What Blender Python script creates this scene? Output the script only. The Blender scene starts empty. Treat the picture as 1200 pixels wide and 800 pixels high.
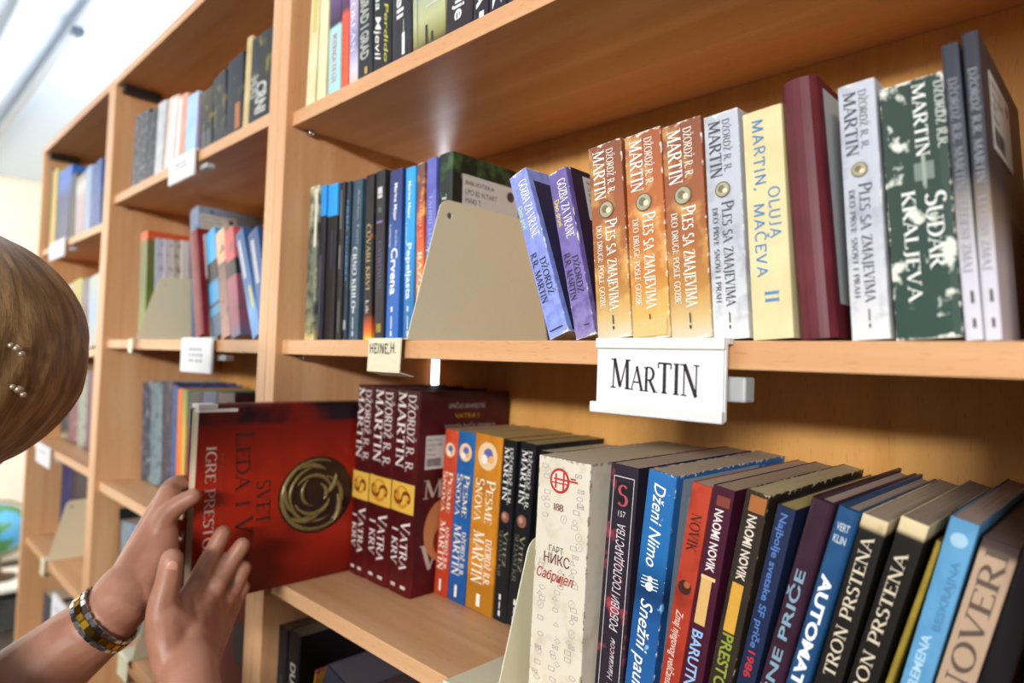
import bpy, bmesh, math, random
from mathutils import Vector, Matrix, Euler
random.seed(4)
sc = bpy.context.scene
col = sc.collection
PI = math.pi
V3 = Vector
# ---------------------------------------------------------------- camera
U = 0.72                                   # metres per survey unit
FPX = 764.17
CR = V3((0.7128245, 0.7004568, 0.0352348))
CD = V3((0.0027126, 0.0474853, -0.9988683))
CF = V3((-0.7013372, 0.7121133, 0.0319486))
CP = V3((1.0966, -0.5232, -0.0255)) * U
cam_d = bpy.data.cameras.new('camera')
cam = bpy.data.objects.new('camera', cam_d); col.objects.link(cam)
cam.matrix_world = Matrix(((CR.x, -CD.x, -CF.x, CP.x), (CR.y, -CD.y, -CF.y, CP.y), (CR.z, -CD.z, -CF.z, CP.z), (0, 0, 0, 1)))
cam_d.sensor_width = 36; cam_d.lens = FPX / 1200 * 36
cam_d.clip_start = 0.02; cam_d.clip_end = 60
cam_d.dof.use_dof = True; cam_d.dof.focus_distance = 0.51; cam_d.dof.aperture_fstop = 4.2
sc.camera = cam
sc.view_settings.view_transform = 'Standard'; sc.view_settings.look = 'None'
sc.view_settings.gamma = 1; sc.view_settings.use_curve_mapping = False
sc.view_settings.exposure = 0.0
# ---------------------------------------------------------------- light
w = bpy.data.worlds.new('World'); sc.world = w; w.use_nodes = True
w.node_tree.nodes['Background'].inputs[0].default_value = (0.93, 0.96, 1.0, 1)
w.node_tree.nodes['Background'].inputs[1].default_value = 0.06
def area_light(name, loc, target, sx, sy, energy, color):
    d = bpy.data.lights.new(name, 'AREA'); d.shape = 'RECTANGLE'; d.size = sx; d.size_y = sy
    d.energy = energy; d.color = color
    o = bpy.data.objects.new(name, d); col.objects.link(o); o.location = loc
    o.rotation_euler = (V3(target) - V3(loc)).to_track_quat('-Z', 'Y').to_euler()
    return o
LIGHT_TINT = (1.0, 0.97, 0.93)
area_light('front_light', (2.05, -3.45, 0.78), (0.0, 0.1, 0.0), 1.1, 0.22, 148, LIGHT_TINT)
area_light('front_light', (-0.8, -2.2, 0.7), (-0.9, 0.2, 0.0), 2.2, 0.6, 27, LIGHT_TINT)  # broad soft fill, added to lift the left bookcases and hands
area_light('end_wall_fill', (-3.9, -2.2, 0.4), (-4.9, -0.1, -0.1), 1.6, 1.4, 85, (1.0, 0.97, 0.93))  # unseen lamp added to brighten the end wall

def ray(x, y): return CR * ((x - 600) / FPX) + CD * ((y - 400) / FPX) + CF
def proj(p):
    q = V3(p) - CP; d = q.dot(CF); return 600 + FPX * q.dot(CR) / d, 400 + FPX * q.dot(CD) / d
def onY(x, y, Y): r = ray(x, y); return CP + r * ((Y - CP.y) / r.y)
def onZ(x, y, Z): r = ray(x, y); return CP + r * ((Z - CP.z) / r.z)
def onX(x, y, X): r = ray(x, y); return CP + r * ((X - CP.x) / r.x)
def onD(x, y, d): return CP + ray(x, y) * (d * U)

# ---------------------------------------------------------------- materials
def lin(h):
    h = h.lstrip('#')
    c = [int(h[i:i + 2], 16) / 255 for i in (0, 2, 4)]
    return tuple(((v / 12.92) if v <= 0.04045 else ((v + 0.055) / 1.055) ** 2.4) for v in c) + (1,)
MC = {}
def base_mat(name, color='#808080', rough=0.5, metal=0.0, spec=0.5):
    m = bpy.data.materials.new(name); m.use_nodes = True
    b = m.node_tree.nodes['Principled BSDF']
    b.inputs['Base Color'].default_value = lin(color); b.inputs['Roughness'].default_value = rough
    b.inputs['Metallic'].default_value = metal; b.inputs['Specular IOR Level'].default_value = spec
    return m, m.node_tree, b
def N(nt, t, **kw):
    n = nt.nodes.new(t)
    for k, v in kw.items(): setattr(n, k, v)
    return n
def flat(color, rough=0.5, metal=0.0, var=0.06, scale=60, spec=0.5, bump=0.0):
    key = ('flat', color, rough, metal, var, scale, spec, bump)
    if key in MC: return MC[key]
    m, nt, b = base_mat('surface', color, rough, metal, spec)
    tc = N(nt, 'ShaderNodeTexCoord'); no = N(nt, 'ShaderNodeTexNoise'); no.inputs['Scale'].default_value = scale
    no.inputs['Detail'].default_value = 4
    mx = N(nt, 'ShaderNodeMix', data_type='RGBA')
    c = lin(color)
    mx.inputs[6].default_value = tuple(max(0, v * (1 - var)) for v in c[:3]) + (1,)
    mx.inputs[7].default_value = tuple(min(1, v * (1 + var)) for v in c[:3]) + (1,)
    nt.links.new(tc.outputs['Object'], no.inputs['Vector']); nt.links.new(no.outputs['Fac'], mx.inputs[0])
    nt.links.new(mx.outputs[2], b.inputs['Base Color'])
    if bump:
        bp = N(nt, 'ShaderNodeBump'); bp.inputs['Strength'].default_value = bump; bp.inputs['Distance'].default_value = 0.001
        nt.links.new(no.outputs['Fac'], bp.inputs['Height']); nt.links.new(bp.outputs[0], b.inputs['Normal'])
    MC[key] = m; return m
def emis(color, strength):
    m = bpy.data.materials.new('glow'); m.use_nodes = True; nt = m.node_tree; nt.nodes.clear()
    e = N(nt, 'ShaderNodeEmission'); e.inputs[0].default_value = lin(color); e.inputs[1].default_value = strength
    o = N(nt, 'ShaderNodeOutputMaterial'); nt.links.new(e.outputs[0], o.inputs[0]); return m
def wood(axis, c1='#cd9869', c2='#dbad81', c3='#9c6840', rough=0.38):
    key = ('wood', axis, c1, c2)
    if key in MC: return MC[key]
    m, nt, b = base_mat('beech_' + axis, c1, rough, 0, 0.36)
    tc = N(nt, 'ShaderNodeTexCoord')
    mp = N(nt, 'ShaderNodeMapping'); sl = {'x': (1.2, 22, 22), 'z': (22, 22, 1.2)}[axis]; mp.inputs['Scale'].default_value = sl
    n1 = N(nt, 'ShaderNodeTexNoise'); n1.inputs['Scale'].default_value = 1.6; n1.inputs['Detail'].default_value = 5; n1.inputs['Distortion'].default_value = 0.6
    mp2 = N(nt, 'ShaderNodeMapping'); s2 = {'x': (90, 700, 700), 'z': (700, 700, 90)}[axis]; mp2.inputs['Scale'].default_value = s2
    n2 = N(nt, 'ShaderNodeTexNoise'); n2.inputs['Scale'].default_value = 1.0; n2.inputs['Detail'].default_value = 1
    r1 = N(nt, 'ShaderNodeValToRGB'); r1.color_ramp.elements[0].color = lin(c1); r1.color_ramp.elements[1].color = lin(c2)
    r1.color_ramp.elements[0].position = 0.35; r1.color_ramp.elements[1].position = 0.68
    r2 = N(nt, 'ShaderNodeValToRGB'); r2.color_ramp.elements[0].position = 0.62; r2.color_ramp.elements[1].position = 0.75
    mx = N(nt, 'ShaderNodeMix', data_type='RGBA'); mx.inputs[7].default_value = lin(c3)
    mul = N(nt, 'ShaderNodeMath', operation='MULTIPLY'); mul.inputs[1].default_value = 0.35
    L = nt.links.new
    L(tc.outputs['Object'], mp.inputs[0]); L(mp.outputs[0], n1.inputs[0]); L(n1.outputs[0], r1.inputs[0])
    L(tc.outputs['Object'], mp2.inputs[0]); L(mp2.outputs[0], n2.inputs[0]); L(n2.outputs[0], r2.inputs[0])
    L(r2.outputs[0], mul.inputs[0]); L(mul.outputs[0], mx.inputs[0]); L(r1.outputs[0], mx.inputs[6]); L(mx.outputs[2], b.inputs['Base Color'])
    MC[key] = m; return m
def bookmat(ramp, noise=None, const=False, wear=0.0, rough=0.42, axis=2, wearc='#e9e2d2'):
    """ramp: [(pos from bottom, hex)], noise: (hex, scale, lo, hi)"""
    key = ('book', str(ramp), str(noise), const, wear, rough, axis, wearc)
    if key in MC: return MC[key]
    m, nt, b = base_mat('book_cover', '#808080', rough, 0, 0.3); L = nt.links.new
    tc = N(nt, 'ShaderNodeTexCoord'); sp = N(nt, 'ShaderNodeSeparateXYZ'); L(tc.outputs['Generated'], sp.inputs[0])
    if isinstance(ramp, str): ramp = [(0, ramp)]
    r = N(nt, 'ShaderNodeValToRGB'); cr = r.color_ramp
    if const: cr.interpolation = 'CONSTANT'
    cr.elements[0].position = ramp[0][0]; cr.elements[0].color = lin(ramp[0][1])
    if len(ramp) > 1:
        cr.elements[1].position = ramp[-1][0]; cr.elements[1].color = lin(ramp[-1][1])
        for p, c in ramp[1:-1]:
            e = cr.elements.new(p); e.color = lin(c)
    else:
        cr.elements[1].color = lin(ramp[0][1])
    L(sp.outputs[axis], r.inputs[0]); out = r.outputs[0]
    if noise:
        no = N(nt, 'ShaderNodeTexNoise'); no.inputs['Scale'].default_value = noise[1]; no.inputs['Detail'].default_value = 5
        L(tc.outputs['Object'], no.inputs[0])
        rr = N(nt, 'ShaderNodeValToRGB'); rr.color_ramp.elements[0].position = noise[2]; rr.color_ramp.elements[1].position = noise[3]
        L(no.outputs['Fac'], rr.inputs[0])
        mx = N(nt, 'ShaderNodeMix', data_type='RGBA'); mx.inputs[7].default_value = lin(noise[0])
        L(rr.outputs[0], mx.inputs[0]); L(out, mx.inputs[6]); out = mx.outputs[2]
    if wear:
        no = N(nt, 'ShaderNodeTexNoise'); no.inputs['Scale'].default_value = 160; no.inputs['Detail'].default_value = 6; no.inputs['Roughness'].default_value = 0.7
        L(tc.outputs['Object'], no.inputs[0])
        def edge(o, w_):
            s = N(nt, 'ShaderNodeMath', operation='SUBTRACT'); s.inputs[1].default_value = 0.5; L(o, s.inputs[0])
            a = N(nt, 'ShaderNodeMath', operation='ABSOLUTE'); L(s.outputs[0], a.inputs[0])
            q = N(nt, 'ShaderNodeMapRange'); q.inputs[1].default_value = 0.5 - w_; q.inputs[2].default_value = 0.5; L(a.outputs[0], q.inputs[0]); return q.outputs[0]
        mxx = N(nt, 'ShaderNodeMath', operation='MAXIMUM'); L(edge(sp.outputs[2], 0.03), mxx.inputs[0])
        fy = N(nt, 'ShaderNodeMapRange'); fy.inputs[1].default_value = .03; fy.inputs[2].default_value = .0; L(sp.outputs[1], fy.inputs[0])
        fm = N(nt, 'ShaderNodeMath', operation='MULTIPLY'); L(edge(sp.outputs[0], 0.06), fm.inputs[0]); L(fy.outputs[0], fm.inputs[1]); L(fm.outputs[0], mxx.inputs[1])
        ad = N(nt, 'ShaderNodeMath', operation='MULTIPLY_ADD'); ad.inputs[1].default_value = 0.32; L(mxx.outputs[0], ad.inputs[0]); L(no.outputs['Fac'], ad.inputs[2])
        q = N(nt, 'ShaderNodeMapRange'); q.inputs[1].default_value = 0.86 - 0.2 * wear; q.inputs[2].default_value = 0.92 - 0.2 * wear; L(ad.outputs[0], q.inputs[0])
        mx = N(nt, 'ShaderNodeMix', data_type='RGBA'); mx.inputs[7].default_value = lin(wearc)
        L(q.outputs[0], mx.inputs[0]); L(out, mx.inputs[6]); out = mx.outputs[2]
    L(out, b.inputs['Base Color'])
    MC[key] = m; return m
def page_mat(c='#b9a88c'):
    key = ('page', c)
    if key in MC: return MC[key]
    m, nt, b = base_mat('paper_pages', c, 0.85, 0, 0.2); L = nt.links.new
    tc = N(nt, 'ShaderNodeTexCoord'); mp = N(nt, 'ShaderNodeMapping'); mp.inputs['Scale'].default_value = (2200, 6, 6); L(tc.outputs['Object'], mp.inputs[0])
    no = N(nt, 'ShaderNodeTexNoise'); no.inputs['Scale'].default_value = 1; no.inputs['Detail'].default_value = 2; L(mp.outputs[0], no.inputs[0])
    mx = N(nt, 'ShaderNodeMix', data_type='RGBA'); k = lin(c)
    mx.inputs[6].default_value = tuple(v * 0.62 for v in k[:3]) + (1,); mx.inputs[7].default_value = tuple(min(1, v * 1.2) for v in k[:3]) + (1,)
    L(no.outputs['Fac'], mx.inputs[0]); L(mx.outputs[2], b.inputs['Base Color']); MC[key] = m; return m

# ---------------------------------------------------------------- object helpers
def obj(name, bm, mat, parent=None, smooth=False):
    me = bpy.data.meshes.new(name)
    bmesh.ops.recalc_face_normals(bm, faces=bm.faces[:])
    if smooth:
        for f in bm.faces: f.smooth = True
    bm.to_mesh(me); bm.free()
    if mat: me.materials.append(mat)
    o = bpy.data.objects.new(name, me); col.objects.link(o)
    if parent: o.parent = parent
    return o
def thing(name, label, cat, loc=(0, 0, 0), rot=(0, 0, 0), group=None):
    o = bpy.data.objects.new(name, None); o.empty_display_size = 0.02; col.objects.link(o)
    o.location = loc; o.rotation_euler = rot; tag(o, label, cat, group); return o
def tag(o, label, cat, group=None):
    o['label'] = label; o['category'] = cat
    if group: o['group'] = group
def struct(name, bm, m):
    o = obj(name, bm, m); o['kind'] = 'structure'; return o
def box(bm, x0, x1, y0, y1, z0, z1, bev=0.0):
    b = bmesh.new(); bmesh.ops.create_cube(b, size=1)
    for v in b.verts: v.co = V3(((x0 + x1) / 2 + v.co.x * (x1 - x0), (y0 + y1) / 2 + v.co.y * (y1 - y0), (z0 + z1) / 2 + v.co.z * (z1 - z0)))
    if bev: bmesh.ops.bevel(b, geom=b.edges[:], offset=bev, segments=2, affect='EDGES', profile=0.5)
    merge(bm, b); return bm
def merge(bm, b, M=None):
    mp = {}
    for v in b.verts: mp[v] = bm.verts.new(M @ v.co if M else v.co)
    for f in b.faces:
        try: bm.faces.new([mp[v] for v in f.verts])
        except ValueError: pass
    b.free()
def prism(bm, pts, f0, f1):
    """extrude closed 2D pts; f0/f1 map (a,b)->Vector for the two ends"""
    A = [bm.verts.new(f0(*p)) for p in pts]; B = [bm.verts.new(f1(*p)) for p in pts]
    n = len(pts)
    for i in range(n): bm.faces.new((A[i], A[(i + 1) % n], B[(i + 1) % n], B[i]))
    bm.faces.new(A[::-1]); bm.faces.new(B)
def tube(bm, pts, rad, seg=10, cap=True):
    rings = []
    n = len(pts); pts = [V3(p) for p in pts]
    if not isinstance(rad, (list, tuple)): rad = [rad] * n
    up = V3((0.3, 0.2, 0.93)).normalized()
    for i, p in enumerate(pts):
        d = (pts[min(i + 1, n - 1)] - pts[max(i - 1, 0)]).normalized()
        a = d.cross(up)
        if a.length < 1e-3: a = d.cross(V3((1, 0, 0)))
        a.normalize(); b2 = d.cross(a).normalized()
        rings.append([bm.verts.new(p + (a * math.cos(2 * PI * k / seg) + b2 * math.sin(2 * PI * k / seg)) * rad[i]) for k in range(seg)])
    for i in range(n - 1):
        for k in range(seg): bm.faces.new((rings[i][k], rings[i][(k + 1) % seg], rings[i + 1][(k + 1) % seg], rings[i + 1][k]))
    if cap: bm.faces.new(rings[0][::-1]); bm.faces.new(rings[-1])
def lathe(bm, prof, seg=32, c=(0, 0, 0)):
    c = V3(c); rings = [[bm.verts.new(c + V3((r * math.cos(2 * PI * k / seg), r * math.sin(2 * PI * k / seg), z))) for k in range(seg)] for r, z in prof]
    for i in range(len(rings) - 1):
        for k in range(seg): bm.faces.new((rings[i][k], rings[i][(k + 1) % seg], rings[i + 1][(k + 1) % seg], rings[i + 1][k]))
    bm.faces.new(rings[0][::-1]); bm.faces.new(rings[-1])

# ---------------------------------------------------------------- lettering
KT, KN = 0.15, 0.06
def arc(cx, cy, rx, ry, a0, a1, n=14):
    return [(cx + rx * math.cos(math.radians(a0 + (a1 - a0) * i / n)), cy + ry * math.sin(math.radians(a0 + (a1 - a0) * i / n))) for i in range(n + 1)]
# each glyph: width, strokes [(kind, pts)], serif spots [(x,y)] ; kind K thick, k thin, a contrast by direction
G = {
 'A': (.78, [('k', [(.06, 0), (.38, 1)]), ('K', [(.36, 1), (.70, 0)]), ('k', [(.17, .34), (.58, .34)])], [(.06, 0), (.70, 0)]),
 'B': (.66, [('K', [(.14, 0), (.14, 1)]), ('a', [(.14, 1)] + arc(.3, .76, .24, .24, 90, -90) + [(.14, .52)]), ('a', [(.14, .52)] + arc(.32, .26, .27, .26, 90, -90) + [(.14, 0)])], [(.1, 0), (.1, 1)]),
 'C': (.74, [('a', arc(.42, .5, .34, .5, 45, 315, 24))], []),
 'D': (.78, [('K', [(.14, 0), (.14, 1)]), ('a', [(.14, 1)] + arc(.3, .5, .4, .5, 90, -90, 20) + [(.14, 0)])], [(.1, 0), (.1, 1)]),
 'E': (.62, [('K', [(.14, 0), (.14, 1)]), ('k', [(.14, .97), (.56, .97)]), ('k', [(.14, .52), (.46, .52)]), ('k', [(.14, .03), (.58, .03)]), ('k', [(.56, .98), (.56, .82)]), ('k', [(.58, .02), (.58, .2)])], [(.1, 0), (.1, 1)]),
 'F': (.58, [('K', [(.14, 0), (.14, 1)]), ('k', [(.14, .97), (.54, .97)]), ('k', [(.14, .5), (.44, .5)]), ('k', [(.54, .98), (.54, .82)])], [(.14, 0), (.1, 1)]),
 'G': (.78, [('a', arc(.42, .5, .34, .5, 45, 330, 24)), ('K', [(.66, .0), (.66, .42)])], [(.66, .42)]),
 'H': (.82, [('K', [(.14, 0), (.14, 1)]), ('K', [(.68, 0), (.68, 1)]), ('k', [(.14, .52), (.68, .52)])], [(.14, 0), (.14, 1), (.68, 0), (.68, 1)]),
 'I': (.34, [('K', [(.17, 0), (.17, 1)])], [(.17, 0), (.17, 1)]),
 'J': (.42, [('K', [(.26, 1), (.26, .1)]), ('a', arc(.12, .1, .14, .2, 0, -120))], [(.26, 1)]),
 'K': (.74, [('K', [(.14, 0), (.14, 1)]), ('k', [(.16, .42), (.6, 1)]), ('K', [(.3, .56), (.66, 0)])], [(.14, 0), (.14, 1), (.6, 1), (.66, 0)]),
 'L': (.6, [('K', [(.14, 0), (.14, 1)]), ('k', [(.14, .03), (.56, .03)]), ('k', [(.56, .02), (.56, .22)])], [(.1, 0), (.14, 1)]),
 'M': (.98, [('k', [(.12, 0), (.16, 1)]), ('K', [(.17, 1), (.48, .08)]), ('k', [(.48, .04), (.8, 1)]), ('K', [(.82, 1), (.85, 0)])], [(.12, 0), (.12, 1), (.85, 0), (.86, 1)]),
 'N': (.82, [('k', [(.14, 0), (.14, 1)]), ('K', [(.15, 1), (.67, 0)]), ('k', [(.67, 0), (.67, 1)])], [(.14, 0), (.1, 1), (.67, 1)]),
 'O': (.84, [('a', arc(.42, .5, .34, .5, 0, 360, 28))], []),
 'P': (.64, [('K', [(.14, 0), (.14, 1)]), ('a', [(.14, 1)] + arc(.3, .72, .28, .28, 90, -90) + [(.14, .44)])], [(.14, 0), (.1, 1)]),
 'R': (.74, [('K', [(.14, 0), (.14, 1)]), ('a', [(.14, 1)] + arc(.3, .74, .26, .26, 90, -90) + [(.14, .48)]), ('K', [(.34, .48), (.66, 0)])], [(.14, 0), (.1, 1), (.68, 0)]),
 'S': (.56, [('a', arc(.28, .75, .19, .23, 30, 270, 16) + arc(.28, .26, .22, .26, 90, -150, 16))], []),
 'T': (.68, [('K', [(.34, 0), (.34, 1)]), ('k', [(.05, .97), (.63, .97)]), ('k', [(.05, .98), (.05, .8)]), ('k', [(.63, .98), (.63, .8)])], [(.34, 0)]),
 'U': (.78, [('K', [(.14, 1), (.14, .3)]), ('a', arc(.39, .3, .25, .3, 180, 360)), ('k', [(.64, .3), (.64, 1)])], [(.14, 1), (.64, 1)]),
 'V': (.74, [('K', [(.08, 1), (.37, 0)]), ('k', [(.37, 0), (.66, 1)])], [(.08, 1), (.66, 1)]),
 'Z': (.64, [('k', [(.08, .97), (.56, .97)]), ('K', [(.54, .97), (.1, .03)]), ('k', [(.08, .03), (.58, .03)]), ('k', [(.08, .97), (.08, .8)]), ('k', [(.58, .03), (.58, .2)])], []),
 'W': (1.0, [('K', [(.06, 1), (.28, 0)]), ('k', [(.28, 0), (.5, 1)]), ('K', [(.5, 1), (.72, 0)]), ('k', [(.72, 0), (.94, 1)])], [(.06, 1), (.94, 1)]),
 '.': (.22, [('K', [(.11, 0), (.11, .13)])], []), ',': (.22, [('K', [(.11, .1), (.06, -.14)])], []), ':': (.24, [('K', [(.12, 0), (.12, .13)]), ('K', [(.12, .5), (.12, .63)])], []),
 ' ': (.36, [], []),
 '1': (.4, [('K', [(.22, 0), (.22, 1)]), ('k', [(.22, 1), (.06, .84)])], [(.22, 0)]),
 '5': (.56, [('k', [(.14, .97), (.48, .97)]), ('k', [(.14, .97), (.12, .56)]), ('a', [(.12, .56)] + arc(.26, .3, .24, .3, 90, -150))], []),
 '7': (.56, [('k', [(.06, .97), (.52, .97)]), ('K', [(.52, .97), (.2, 0)])], []),
 '8': (.6, [('a', arc(.3, .74, .2, .25, 0, 360, 20)), ('a', arc(.3, .26, .24, .26, 0, 360, 20))], []),
}
for a, b_ in (('Č', 'C'), ('Ž', 'Z'), ('Š', 'S')):
    w_, s_, f_ = G[b_]; cx = w_ * .5
    G[a] = (w_, s_ + [('k', [(cx - .13, 1.3), (cx, 1.12), (cx + .13, 1.3)])], f_)
def stroke(poly, pts, kind, hand):
    if kind in 'Kk':
        sp_ = []
        for i in range(len(pts) - 1):
            for k in range(5): sp_.append((pts[i][0] + (pts[i + 1][0] - pts[i][0]) * k / 5, pts[i][1] + (pts[i + 1][1] - pts[i][1]) * k / 5))
        pts = sp_ + [pts[-1]]
    n = len(pts); L = []; Rr = []
    for i in range(n):
        a = V3((*pts[max(i - 1, 0)], 0)); b = V3((*pts[min(i + 1, n - 1)], 0)); d = (b - a)
        if d.length < 1e-6: d = V3((1, 0, 0))
        d.normalize()
        if hand: wd = 0.115
        elif kind == 'K': wd = KT
        elif kind == 'k': wd = KN
        else: wd = KN + (KT - KN) * abs(d.y) ** 1.3
        nx, ny = -d.y * wd / 2, d.x * wd / 2
        L.append((pts[i][0] + nx, pts[i][1] + ny)); Rr.append((pts[i][0] - nx, pts[i][1] - ny))
    for i in range(n - 1): poly.append([L[i], L[i + 1], Rr[i + 1], Rr[i]])
def serif_polys(s, hand=False):
    """returns polygons in cap-height units, width; lower-case letters become small capitals"""
    x = 0; poly = []
    for ch in s:
        sc_ = 1.0
        if ch.islower(): sc_ = 0.8; ch = ch.upper()
        g = G.get(ch)
        if g is None: x += .4; continue
        p = []
        for kind, pts in g[1]: stroke(p, pts, kind, hand)
        if not hand:
            for sx, sy in g[2]:
                yy = min(max(sy, .022), .978)
                p.append([(sx - .13, yy - .022), (sx + .13, yy - .022), (sx + .13, yy + .022), (sx - .13, yy + .022)])
        jy = random.uniform(-.05, .05) if hand else 0
        for q in p: poly.append([(x + a * sc_, b * sc_ + jy) for a, b in q])
        x += g[0] * sc_ + (.12 if hand else .03)
    return poly, max(x, .1)
FC = {}
def sans_polys(s, bold=0.0, shear=0.0):
    key = (s, bold, shear)
    if key in FC: return FC[key]
    c = bpy.data.curves.new('t', 'FONT'); c.body = s; c.size = 1; c.offset = bold; c.shear = shear; c.resolution_u = 3
    o = bpy.data.objects.new('t', c); col.objects.link(o)
    me = bpy.data.meshes.new_from_object(o)
    vs = [(v.co.x, v.co.y / .73) for v in me.vertices]
    poly = [[vs[i] for i in p.vertices] for p in me.polygons]
    bpy.data.objects.remove(o); bpy.data.curves.remove(c); bpy.data.meshes.remove(me)
    x0 = min((v[0] for v in vs), default=0); x1 = max((v[0] for v in vs), default=1)
    FC[key] = ([[(a - x0, b) for a, b in p] for p in poly], max(x1 - x0, .05)); return FC[key]
def text_polys(s, font):
    if font == 's': return serif_polys(s)
    if font == 'h': return serif_polys(s, True)
    if font == 'i': return sans_polys(s, 0.0)
    if font == 'b': return sans_polys(s, 0.02)
    if font == 'o': return sans_polys(s, 0.005, 0.3)
    if font == 'B': return sans_polys(s, 0.04)
def put(bm, polys, f):
    for p in polys:
        try: bm.faces.new([bm.verts.new(f(a, b)) for a, b in p])
        except ValueError: pass
def put_text(bm, s, font, f):
    """f(tx 0..1 along, ty cap-heights)"""
    polys, wd = text_polys(s, font)
    put(bm, [[(a / wd, b) for a, b in p] for p in polys], f)
INK = {}
def ink(c, rough=0.45):
    return flat(c, rough, 0, 0.08, 300)
def disc_poly(n=24): return [(math.cos(2 * PI * i / n), math.sin(2 * PI * i / n)) for i in range(n)]

# ---------------------------------------------------------------- the book
def make_book(label, th, h, dp, mat, hard=False, pages='#b9a88c', text=(), sticker=None, cover=(), loc=(0, 0, 0), rot=(0, 0, 0), group=None, bulge=None, name='book', detail=True):
    root = thing(name, label, 'book', loc, rot, group)
    c = 0.0022 if hard else 0.0006
    c = min(c, th * 0.2)
    bl = bulge if bulge is not None else (min(0.0008, th * 0.05) if hard else 0.0002)
    r = min(0.0022 if hard else 0.0009, th * .25)
    def bul(x): return bl * max(0.0, 1 - (2 * x / th) ** 2)
    nseg = 8 if detail else 4
    pr = [(-th / 2, dp), (-th / 2, r)]
    for i in range(1, nseg): 
        x = -th / 2 + r * .4 + (th - r * .8) * i / nseg
        pr.append((x, -bul(x)))
    pr.insert(2, (-th / 2 + r * .35, r * .3)); pr.append((th / 2 - r * .35, r * .3))
    pr += [(th / 2, r), (th / 2, dp), (th / 2 - c, dp), (th / 2 - c, r + c), (-th / 2 + c, r + c), (-th / 2 + c, dp)]
    bm = bmesh.new(); prism(bm, pr, lambda a, b: V3((a, b, 0)), lambda a, b: V3((a, b, h)))
    obj('cover', bm, mat, root)
    ins = 0.003 if hard else 0.0004
    bm = bmesh.new(); box(bm, -th / 2 + c + .0002, th / 2 - c - .0002, r + c + .0003, dp - (.004 if hard else .0006), ins, h - ins, 0)
    obj('page_block', bm, page_mat(pages), root)
    groups = {}
    for t in text:
        k = t[0]
        colr = t[6] if k not in ('#rect', '#disc', '#poly') else t[5] if k == '#rect' else t[4]
        groups.setdefault(colr, []).append(t)
    for ci, (colr, ts) in enumerate(groups.items()):
        bm = bmesh.new()
        lay = 0.0003 + bl * .25 + 0.0001 * ci
        em = False
        for t in ts:
            if t[0] == '#rect':
                _, a, b, v, wd, _c = t
                k = 6
                for i in range(k):
                    xa = (v - wd / 2 + wd * i / k) * th; xb = (v - wd / 2 + wd * (i + 1) / k) * th
                    bm.faces.new([bm.verts.new(V3((x, -bul(x) - lay, z))) for x, z in ((xa, h * (1 - b)), (xb, h * (1 - b)), (xb, h * (1 - a)), (xa, h * (1 - a)))])
            elif t[0] == '#disc':
                _, a, v, rr, _c = t
                put(bm, [disc_poly()], lambda p, q: V3((v * th + p * rr * th, -bul(v * th + p * rr * th) - lay, h * (1 - a) + q * rr * th)))
            else:
                s, a, b, v, wd, font, _c = t[:7]; di = t[7] if len(t) > 7 else 'D'
                if di == 'D': f = lambda p, q: (v * th + (q - .5) * wd * th, h * (1 - a) - p * h * (b - a))
                elif di == 'U': f = lambda p, q: (v * th - (q - .5) * wd * th, h * (1 - b) + p * h * (b - a))
                else: f = lambda p, q: ((v + (p - .5) * wd) * th, h * (1 - b) + q * h * (b - a))
                def g(p, q):
                    x, z = f(p, q); x = max(-th / 2 + .0003, min(th / 2 - .0003, x)); return V3((x, -bul(x) - lay, z))
                put_text(bm, s, font, g)
        nm = 'lettering' if any(not t[0].startswith('#') for t in ts) else 'spine_emblem'
        obj(nm, bm, ink(colr), root)
    if sticker:
        # inventory sticker on the cover that faces the camera: (y0,y1,z0,z1) in metres, kind
        y0, y1, z0, z1 = sticker[:4]; X = th / 2 + .00035
        bm = bmesh.new(); box(bm, th / 2 + .00022, th / 2 + .0004, y0, y1, z0, z1, 0)
        st = obj('inventory_sticker', bm, flat('#c9c9c6', .5, 0, .03), root); st['label'] = 'white inventory sticker'
        bm = bmesh.new(); W_ = y1 - y0; H_ = z1 - z0; X += .00015
        put_text(bm, 'BIBLIOTEKA', 'i', lambda p, q: V3((X, y0 + W_ * (.05 + .5 * p), z1 - H_ * (.16 - .07 * q))))
        put_text(bm, 'LPO 82 N.TART', 'i', lambda p, q: V3((X, y0 + W_ * (.05 + .55 * p), z1 - H_ * (.32 - .09 * q))))
        put_text(bm, 'MAKI T.', 'i', lambda p, q: V3((X, y0 + W_ * (.05 + .28 * p), z1 - H_ * (.46 - .09 * q))))
        put_text(bm, 'Razmest', 'i', lambda p, q: V3((X, y0 + W_ * (.05 + .3 * p), z1 - H_ * (.6 - .09 * q))))
        rn = random.Random(3); yy = .05
        while yy < .55:
            wv = rn.choice((.008, .014, .02)); put(bm, [[(0, 0), (1, 0), (1, 1), (0, 1)]], lambda p, q: V3((X, y0 + W_ * (yy + p * wv), z1 - H_ * (.92 - .24 * q)))); yy += wv + rn.choice((.008, .016))
        put(bm, [disc_poly(12)], lambda p, q: V3((X, y0 + W_ * .85 + p * H_ * .09, z1 - H_ * .17 + q * H_ * .09)))
        obj('sticker_print', bm, ink('#3a3a3a'), st)
    cg = {}
    for t in cover: cg.setdefault(t[-1], []).append(t)
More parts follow.
